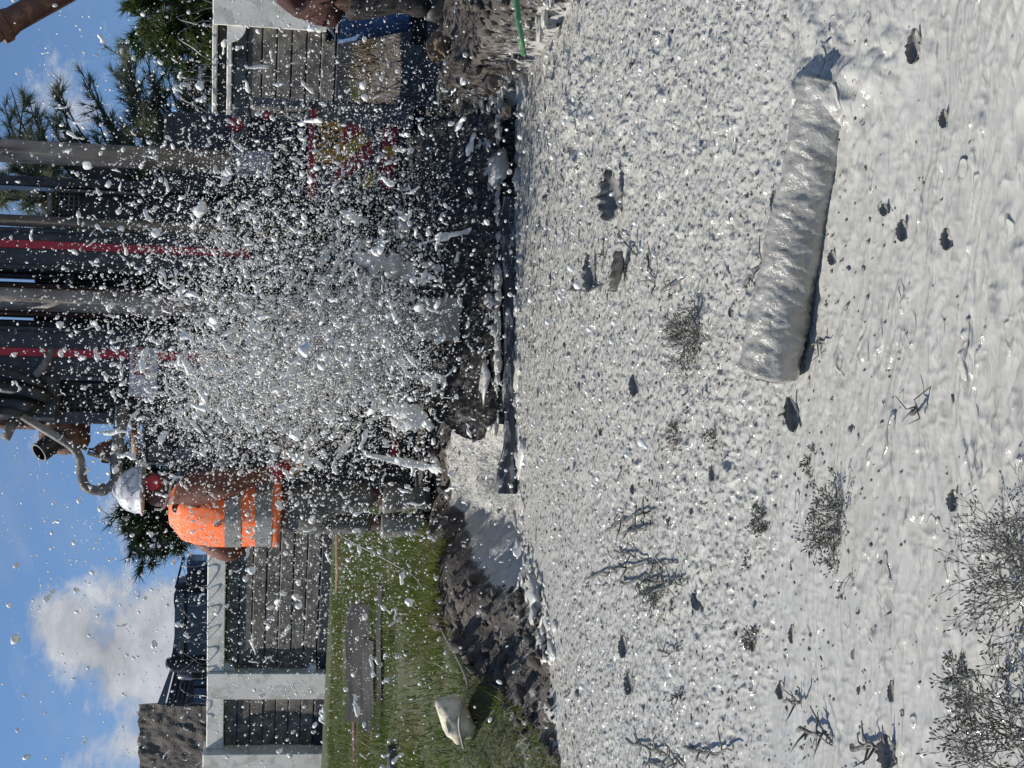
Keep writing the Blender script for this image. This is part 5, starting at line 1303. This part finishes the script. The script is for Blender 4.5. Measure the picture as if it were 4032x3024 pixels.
def twig(pts, r, label, shoots=5, name='twig', slen=.06):
    path = []
    for ix, iy, h in pts:
        g_ = G(ix, iy, h * .38 + .002); path.append(g_)
    path = smooth_path(path, 5); nP = len(path)
    r = min(r, .0075)
    mb = MB().tube([p + rng.normal(0, r * .5, 3) for p in path], list(np.linspace(r * .75, r * .35, nP)), 6)
    for i in range(shoots):
        p = path[rng.integers(1, nP)]; d = np.array([rng.normal(0, 1), rng.normal(0, .7), abs(rng.normal(0, .35)) + .02]); d /= np.linalg.norm(d)
        l_ = slen * rng.uniform(.35, 1.1)
        mb.tube([p, p + d * l_ * .5 + rng.normal(0, .006, 3), p + d * l_ + rng.normal(0, .012, 3)], [r * .42, r * .32, r * .15], 5)
    o = mb.obj(name, MT['twig'], None, label, 'twig', smooth=True); return o
twig([(2310, 2275, .03), (2400, 2250, .06), (2520, 2225, .06), (2660, 2215, .01)], .010, 'longest dark branch of the tangle lying in the left slurry', 9)
twig([(2385, 2090, .05), (2460, 2045, .06), (2530, 2020, .05), (2585, 2005, .0)], .009, 'dark slanted twig above the tangled branches in left slurry', 6)
twig([(2455, 2100, .04), (2520, 2085, .05), (2585, 2060, .0)], .008, 'shorter slanted twig right under the first slanted twig', 5)
twig([(2440, 2300, .05), (2560, 2290, .06), (2690, 2300, .0)], .008, 'middle dark branch of the tangle lying in the left slurry', 8)
twig([(2420, 2170, .04), (2520, 2200, .05), (2600, 2230, .02)], .006, 'thin curved twig with bud reaching over the tangled branches', 5)
twig([(2500, 2350, .05), (2600, 2320, .07), (2680, 2270, .02)], .007, 'nearest dark branch of the tangle in the left slurry', 10)
twig([(2372, 930, .08), (2372, 1000, .05), (2375, 1060, .0)], .006, 'thin vertical twig left of the large torn leaf', 5)
twig([(2430, 920, .06), (2490, 990, .05), (2520, 1010, .0)], .006, 'forked thin twig rising over the broad pale leaf', 4)
twig([(2550, 1000, .05), (2565, 1070, .05), (2580, 1120, .0)], .007, 'dark crooked twig beside the broad pale leaf', 5)
twig([(2230, 1145, .03), (2330, 1140, .05), (2420, 1090, .0)], .006, 'long thin twig in the far slurry by the narrow leaf', 4)
twig([(2600, 1140, .02), (2640, 1130, .05), (2680, 1105, .03)], .005, 'small bent twig in mid slurry between the leaves and pipe', 3)
twig([(3010, 1020, .03), (2960, 1080, .07), (2920, 1140, .03)], .007, 'slim twig leaning against the far side of the sunken pipe', 3)
twig([(2475, 2915, .04), (2560, 2945, .06), (2660, 3005, .0)], .011, 'thick forked dark branch at the far lower left slurry', 9)
twig([(2540, 3010, .04), (2620, 3005, .04), (2690, 3000, .0)], .010, 'straight dark branch at the lower frame edge in far slurry', 4)
twig([(2700, 2940, .02), (2790, 2970, .07), (2880, 2950, .08)], .008, 'arched branch hooking up out of the lower left slurry', 6)
twig([(2640, 2740, .06), (2665, 2740, .04), (2680, 2745, .0)], .006, 'small thorny sprig in the lower left slurry', 6)
twig([(3090, 2760, .06), (3150, 2770, .03), (3150, 2700, .07)], .006, 'two pronged twig standing in the lower left foreground slurry', 4)
twig([(3140, 2880, .05), (3200, 2885, .06), (3260, 2890, .0)], .009, 'stout twig with fork in the lower left foreground', 9)
twig([(3350, 2950, .05), (3420, 2940, .07), (3480, 2950, .04), (3540, 2990, .0)], .011, 'bent dark branch beside the leaf fragment at the lower frame edge', 9)
twig([(3590, 1630, .01), (3600, 1620, .04), (3610, 1600, .05)], .005, 'little star shaped twig in the smooth near slurry', 5, slen=.035)
twig([(3200, 1360, .01), (3230, 1355, .02), (3245, 1350, .03)], .004, 'tiny twig by the shadow of the pipe', 3, slen=.03)
twig([(2590, 2560, .05), (2640, 2570, .04), (2680, 2520, .02)], .005, 'slender curled stem in the left slurry below the branches', 5)
def weed(ix, iy, rad_px, stems, label, h_up=.6, buds=True, dirs=None, m_=None, name='weed_tuft', zc=0.0):
    s_ = px_m(ix, iy); R_ = rad_px * s_
    c_ = G(ix, iy, 0); c_[2] = slurry_z(c_[0], min(c_[1], 8.9)) - .01
    root = thing(name, label, 'weed', c_)
    mb = MB(); bd = MB()
    def grow(p, d, l_, r, lev):
        q_ = p + d * l_ * .5 + rng.normal(0, l_ * .06, 3); e_ = p + d * l_ + rng.normal(0, l_ * .1, 3)
        if e_[2] < c_[2] + .004: e_[2] = c_[2] + .004
        mb.tube([p, q_, e_], [r, r * .85, r * .7], 4, caps=False)
        if lev == 0:
            if buds:
                dd = (e_ - q_) / np.linalg.norm(e_ - q_); bl = max(.006, R_ * .045)
                bd.tube([e_ - dd * bl * .2, e_ + dd * bl * .3, e_ + dd * bl * .8, e_ + dd * bl * 1.1], [r * .7, bl * .26, bl * .24, bl * .05], 5)
            return
        for k_ in range(3 if lev > 1 else 2):
            nd = d + rng.normal(0, .55, 3); nd /= np.linalg.norm(nd); grow(e_, nd, l_ * rng.uniform(.5, .8), r * .75, lev - 1)
    for i in range(stems):
        d = np.array([rng.normal(0, .8), rng.normal(0, .6), abs(rng.normal(0, .5)) + h_up * .5])
        if dirs is not None: d = d + np.array(dirs)
        d /= np.linalg.norm(d)
        p = c_ + np.array([rng.normal(0, R_ * .32), rng.normal(0, R_ * .25), 0])
        grow(p, d, R_ * rng.uniform(.30, .52), max(.0011, R_ * .0085), 3)
    mb.obj('stems', m_ or MT['weed'], root)
    if buds: bd.obj('buds', m_ or MT['weed'], root, kind='stuff')
weed(2745, 1320, 125, 32, 'round clump of slurry coated weed behind the sunken pipe')
weed(3005, 2065, 62, 13, 'small clump of wiry weed left of the middle of the slurry')
weed(3300, 2070, 145, 28, 'wide wiry weed clump in the foreground slurry')
weed(2660, 1720, 60, 9, 'low sparse weed left of the pipe in mid slurry', .4)
weed(2810, 1720, 45, 7, 'tiny weed sprig right of the low sparse weed', .4)
weed(3190, 1830, 55, 5, 'few stemmed weed sprig above the wide foreground clump', .5)
weed(2600, 2330, 80, 12, 'weed tangle under the dark branches at the left', .5)
weed(2940, 2210, 45, 7, 'small ring of weed stems below the wiry clump', .4)
weed(2960, 2520, 60, 8, 'scrappy weed in the left slurry by the thin dark leaf', .4)
weed(4110, 2280, 300, 30, 'dark branching shrub with seed buds at the lower right corner', .9, dirs=(0.0, .5, .35), name='seed_shrub', m_=MT['twig'])
weed(4060, 2940, 330, 28, 'tangled grey shrub at the very bottom corner of the slurry', .8, dirs=(0.1, .3, .2), name='seed_shrub')
weed(3790, 2720, 100, 12, 'small mud covered sprig beside the tangled grey shrub', .5)

ds = 3600  # dark specks standing in for shaded drops and pits over the pale slurry
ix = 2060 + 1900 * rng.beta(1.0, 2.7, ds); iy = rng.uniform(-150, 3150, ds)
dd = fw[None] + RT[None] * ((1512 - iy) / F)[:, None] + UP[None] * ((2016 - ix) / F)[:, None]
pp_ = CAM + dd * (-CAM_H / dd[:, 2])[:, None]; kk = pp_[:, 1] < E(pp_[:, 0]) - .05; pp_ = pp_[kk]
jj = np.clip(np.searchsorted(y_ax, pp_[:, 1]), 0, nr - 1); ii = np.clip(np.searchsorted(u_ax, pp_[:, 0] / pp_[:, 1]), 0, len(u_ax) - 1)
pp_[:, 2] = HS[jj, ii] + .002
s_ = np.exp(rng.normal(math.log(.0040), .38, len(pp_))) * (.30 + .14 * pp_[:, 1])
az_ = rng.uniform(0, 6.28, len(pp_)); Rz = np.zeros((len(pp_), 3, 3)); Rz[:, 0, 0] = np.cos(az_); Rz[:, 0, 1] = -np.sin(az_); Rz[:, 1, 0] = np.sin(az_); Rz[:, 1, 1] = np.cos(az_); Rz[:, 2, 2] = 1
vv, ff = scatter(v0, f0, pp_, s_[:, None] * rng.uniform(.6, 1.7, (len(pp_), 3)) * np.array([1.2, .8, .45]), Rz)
link('shade_specks', np_mesh('shade_specks', vv, ff), MT['leafcoat'], kind='stuff', label='small dark specks on the slurry standing in for shaded drops and pits', cat='specks')

nf = 1100
x = rng.uniform(P(2000, 2500, 7)[0], P(2000, -50, 7)[0], nf); y = E(x) + rng.normal(.01, .09, nf) + np.abs(rng.normal(0, .10, nf)) * (rng.random(nf) < .45)
z = np.where(y > E(x), ground_z(x, y), 0) ; inl = (x > lx[0]) & (y > E(x) - .02); z = np.where(inl, .09 + .4 * np.clip(y - E(x) - .05, 0, .5), z)
s_ = np.exp(rng.normal(math.log(.0078), .6, nf)); az_ = rng.uniform(0, 6.28, nf); Rz = np.zeros((nf, 3, 3)); Rz[:, 0, 0] = np.cos(az_); Rz[:, 0, 1] = -np.sin(az_); Rz[:, 1, 0] = np.sin(az_); Rz[:, 1, 1] = np.cos(az_); Rz[:, 2, 2] = 1
vfo, ffo = v1 * (1 + .3 * np.sin(v1 @ np.array([2.1, 3.3, 1.7]) * 1.6))[:, None], f1
vv, ff = scatter(vfo, ffo, np.stack([x, y, z], 1), s_[:, None] * rng.uniform(.6, 2.2, (nf, 3)) * np.array([1.5, 1, .5]), Rz)
link('shore_foam', np_mesh('shore_foam', vv, ff), MT['slurry'], kind='stuff', label='white slurry lumps splashed along the far shore', cat='foam')

# ------------------------------------------------------------------ spray of slurry in the air
src0 = P(1800, 1250, 8.5)
def worm(seed, k_=7, n_=6):
    g = np.random.default_rng(seed)
    pts = np.cumsum(np.vstack([np.zeros(3), g.normal(0, .35, (k_ - 1, 3)) + np.array([.55, 0, 0])]), 0)
    pts -= pts.mean(0); pts /= np.abs(pts).max()
    rad = np.abs(g.normal(.20, .10, k_)) + .06; rad[0] *= .5; rad[-1] *= .5
    if g.random() < .5: rad[g.integers(1, k_ - 1)] += .22
    path = smooth_path(list(pts), 2); rr = np.interp(np.linspace(0, 1, len(path)), np.linspace(0, 1, k_), rad)
    mb = MB().tube(path, list(rr), n_)
    me_v = np.array(mb.v); fs = []
    for f in mb.f:
        if len(f) == 4: fs += [(f[0], f[1], f[2]), (f[0], f[2], f[3])]
        else: fs += [(f[0], f[i], f[i + 1]) for i in range(1, len(f) - 1)]
    return me_v, np.array(fs)
def blob(seed, base, fb):
    g = np.random.default_rng(seed); v = base.copy()
    a = g.normal(0, 1, (3, 3))
    w_ = 1 + .28 * np.sin(v @ a[0] * 2.0) + .22 * np.sin(v @ a[1] * 2.6 + 1) 
    return v * w_[:, None], fb
blobs = [blob(i, v1, f1) for i in range(8)]; worms = [worm(100 + i) for i in range(16)]
octv = np.array([(1, 1, 1), (-1, -1, 1), (-1, 1, -1), (1, -1, -1)], float) * .9; octf = np.array([(0, 1, 3), (0, 2, 1), (0, 3, 2), (1, 2, 3)])
def cloud_points(n, comps, ylo, yhi):
    w_ = np.array([c[0] for c in comps]); k_ = rng.choice(len(comps), n, p=w_ / w_.sum())
    c = np.array([x[1:] for x in comps])[k_]
    ix = c[:, 0] + rng.normal(0, 1, n) * c[:, 2]; iy = c[:, 1] + rng.normal(0, 1, n) * c[:, 3]
    Y = ylo + (yhi - ylo) * rng.beta(2.6, 1.6, n)
    d = fw[None] + RT[None] * ((1512 - iy) / F)[:, None] + UP[None] * ((2016 - ix) / F)[:, None]
    p = CAM + d * (Y / d[:, 1])[:, None]
    zg = np.where(p[:, 1] > E(p[:, 0]), GZ, 0.0)
    return p[p[:, 2] > zg + .02]
core = [(2.2, 1600, 1290, 160, 190), (2.8, 1400, 1390, 190, 190), (2.8, 1180, 1480, 200, 190), (2.0, 950, 1480, 220, 200), (2.2, 1000, 1180, 350, 300), (1.8, 1200, 950, 330, 260), (1.2, 1750, 1300, 140, 320), (.8, 700, 1500, 160, 200)]
broad = [(3.0, 1200, 1300, 480, 520), (1.5, 1000, 800, 480, 420), (.55, 1350, 500, 420, 330), (1.3, 1250, 2350, 420, 420), (.35, 350, 1700, 260, 900), (.5, 1500, 1750, 300, 300)]
SV, SF = [], []; off_ = 0
def add(vf):
    global off_
    v, f = vf
    SV.append(v.astype(np.float32)); SF.append(f + off_); off_ += len(v)
pm = cloud_points(80000, [(2.4, 1500, 1320, 140, 130), (3.0, 1300, 1440, 150, 140), (2.4, 1080, 1530, 170, 150), (1.4, 880, 1560, 160, 150), (2.2, 1050, 1250, 330, 330), (2.0, 1350, 950, 330, 300), (3.4, 1200, 1300, 480, 560), (1.0, 1500, 550, 330, 330), (.8, 1300, 2300, 420, 420), (1.6, 1800, 1200, 130, 330)], 7.2, 9.0)   # mist
s_ = np.exp(rng.normal(math.log(.0021), .42, len(pm)))
add(scatter(octv, octf, pm, s_[:, None] * rng.uniform(.8, 1.5, (len(pm), 3))))
ps = np.concatenate([cloud_points(6400, core, 6.6, 9.0), cloud_points(8200, broad + [(1.6, 1100, 1500, 600, 800)], 5.6, 8.9)])     # drops
s_ = np.exp(rng.normal(math.log(.0039), .46, len(ps)))
kinds = rng.integers(0, 8, len(ps))
small = s_ < .0075
for k_ in range(4):
    m_ = small & (kinds % 4 == k_); v, f = blob(50 + k_, v0, f0); add(scatter(v, f, ps[m_], s_[m_, None] * rng.uniform(.55, 1.6, (m_.sum(), 3))))
for k_ in range(8):
    m_ = ~small & (kinds == k_); add(scatter(*blobs[k_], ps[m_], s_[m_, None] * rng.uniform(.5, 1.55, (m_.sum(), 3))))
pw = np.concatenate([cloud_points(2500, core, 6.8, 9.0), cloud_points(600, broad, 5.5, 8.8)])       # curls and strands
s_ = np.exp(rng.normal(math.log(.0150), .50, len(pw))); kinds = rng.integers(0, 16, len(pw))
for k_ in range(16):
    m_ = kinds == k_; add(scatter(*worms[k_], pw[m_], s_[m_, None] * np.array([1.25, .8, .8]) * rng.uniform(.7, 1.3, (m_.sum(), 3))))
# low drops above the slurry
pl = cloud_points(1400, [(1, 2350, 1500, 260, 900), (.6, 2700, 1500, 300, 900)], 3.4, 7.2)
s_ = np.exp(rng.normal(math.log(.0036), .4, len(pl))); add(scatter(*blobs[0], pl, s_[:, None] * rng.uniform(.75, 1.45, (len(pl), 3))))
SV = np.concatenate(SV); SF = np.concatenate(SF)
link('slurry_spray', np_mesh('slurry_spray', SV, SF), MT['drop'], kind='stuff', label='fine white slurry spray and mist bursting in front of the rig', cat='spray')
# the biggest drops, one by one
meshes = []
for k_ in range(8):
    v, f = blob(200 + k_, v2, f2); meshes.append(np_mesh('slurry_drop', v, f))
for k_ in range(10):
    v, f = worm(300 + k_, 8, 10); meshes.append(np_mesh('slurry_drop', v, f))
for me in meshes: me.materials.append(MT['drop'])
pd = np.concatenate([cloud_points(130, core, 5.2, 8.4), cloud_points(110, broad, 4.4, 8.2)])
for p in pd:
    k_ = rng.integers(0, 18); o = bpy.data.objects.new('slurry_drop', meshes[k_]); C.objects.link(o)
    s_ = math.exp(rng.normal(math.log(.0098 if k_ < 8 else .022), .30)) * (p[1] / 7.5)
    o.location = p; o.rotation_euler = rng.uniform(0, 6.28, 3); o.scale = np.array([1, 1, 1]) * s_ * rng.uniform(.6, 1.4, 3)
    o['label'] = 'large white blob of slurry flying through the air in the spray'; o['category'] = 'drop'; o['group'] = 'large slurry drops in mid-air'
# sheets of slurry torn up by the jet
def splash_sheet(pts, Y, label, w_=(.004, .010), seed=0):
    path = smooth_path([P(a, b_, Y + c_) for a, b_, c_ in pts], 8); g = np.random.default_rng(seed); rings = []
    for i, p in enumerate(path):
        f_ = i / (len(path) - 1); d = path[min(i + 1, len(path) - 1)] - path[max(i - 1, 0)]; d /= np.linalg.norm(d)
        sd = np.cross(d, np.array([0, 1, 0])); sd /= np.linalg.norm(sd)
        W_ = (w_[1] * (.35 + abs(vn(f_ * 9 + seed, .4, 2)) * 1.6) + w_[0]) * math.sin(math.pi * (f_ * .94 + .03)) ** .5
        y_o = .03 * vn(f_ * 6, seed + .3, 3)
        ring = []
        for q_ in np.linspace(0, 2 * math.pi, 14, endpoint=False): ring.append(p + sd * math.cos(q_) * W_ + np.array([0, 1, 0]) * (math.sin(q_) * (.004 + W_ * .22) + y_o + .25 * W_ * math.cos(q_) ** 2))
        rings.append(ring)
    MB().loft(rings).obj('splash_sheet', MT['drop'], None, label, 'splash', 'torn sheets of slurry at the foot of the spray', smooth=True)
splash_sheet([(1390, 1010, 0), (1480, 1030, -.05), (1560, 1050, 0), (1640, 1075, .05)], 8.2, 'broad vertical sheet of slurry left standing right of the drill pipe', (.01, .055), 1)
splash_sheet([(1640, 965, 0), (1760, 930, -.03), (1860, 905, -.05), (1930, 860, -.08), (1985, 845, 0)], 8.0, 'long thin strand of slurry arching to the right shore', (.003, .014), 2)
splash_sheet([(1660, 1040, 0), (1740, 1055, 0), (1800, 1040, 0)], 8.1, 'short horn of slurry above the dark gap under the rig', (.004, .016), 3)
splash_sheet([(1620, 1480, 0), (1740, 1495, 0), (1880, 1478, 0)], 8.0, 'flat drooping strand of slurry left of the splash board', (.004, .020), 4)
splash_sheet([(1740, 1565, 0), (1850, 1570, 0), (1950, 1590, 0), (2040, 1605, .02)], 7.9, 'thread of slurry stretching down to the liner', (.002, .006), 5)
splash_sheet([(1500, 1610, 0), (1570, 1620, -.04), (1640, 1625, 0), (1700, 1690, 0)], 8.0, 'knotted rope of slurry bursting out left of the pipe', (.006, .034), 6)
splash_sheet([(1540, 1640, 0), (1590, 1670, -.04), (1680, 1660, 0)], 8.05, 'second knotted rope of slurry just under the first', (.006, .030), 7)
splash_sheet([(1300, 1010, 0), (1260, 1030, 0), (1240, 1040, 0)], 7.9, 'bright short slurry tongue flying right of the drill pipe', (.004, .018), 8)
splash_sheet([(1440, 1790, 0), (1690, 1840, -.02), (1740, 1850, -.1)], 8.1, 'slurry streak sliding off the step bars beside the worker', (.004, .02), 9)
splash_sheet([(1340, 830, 0), (1400, 860, 0), (1450, 875, 0)], 8.0, 'translucent looking slurry flap flying before the control cabinet', (.004, .022), 10)
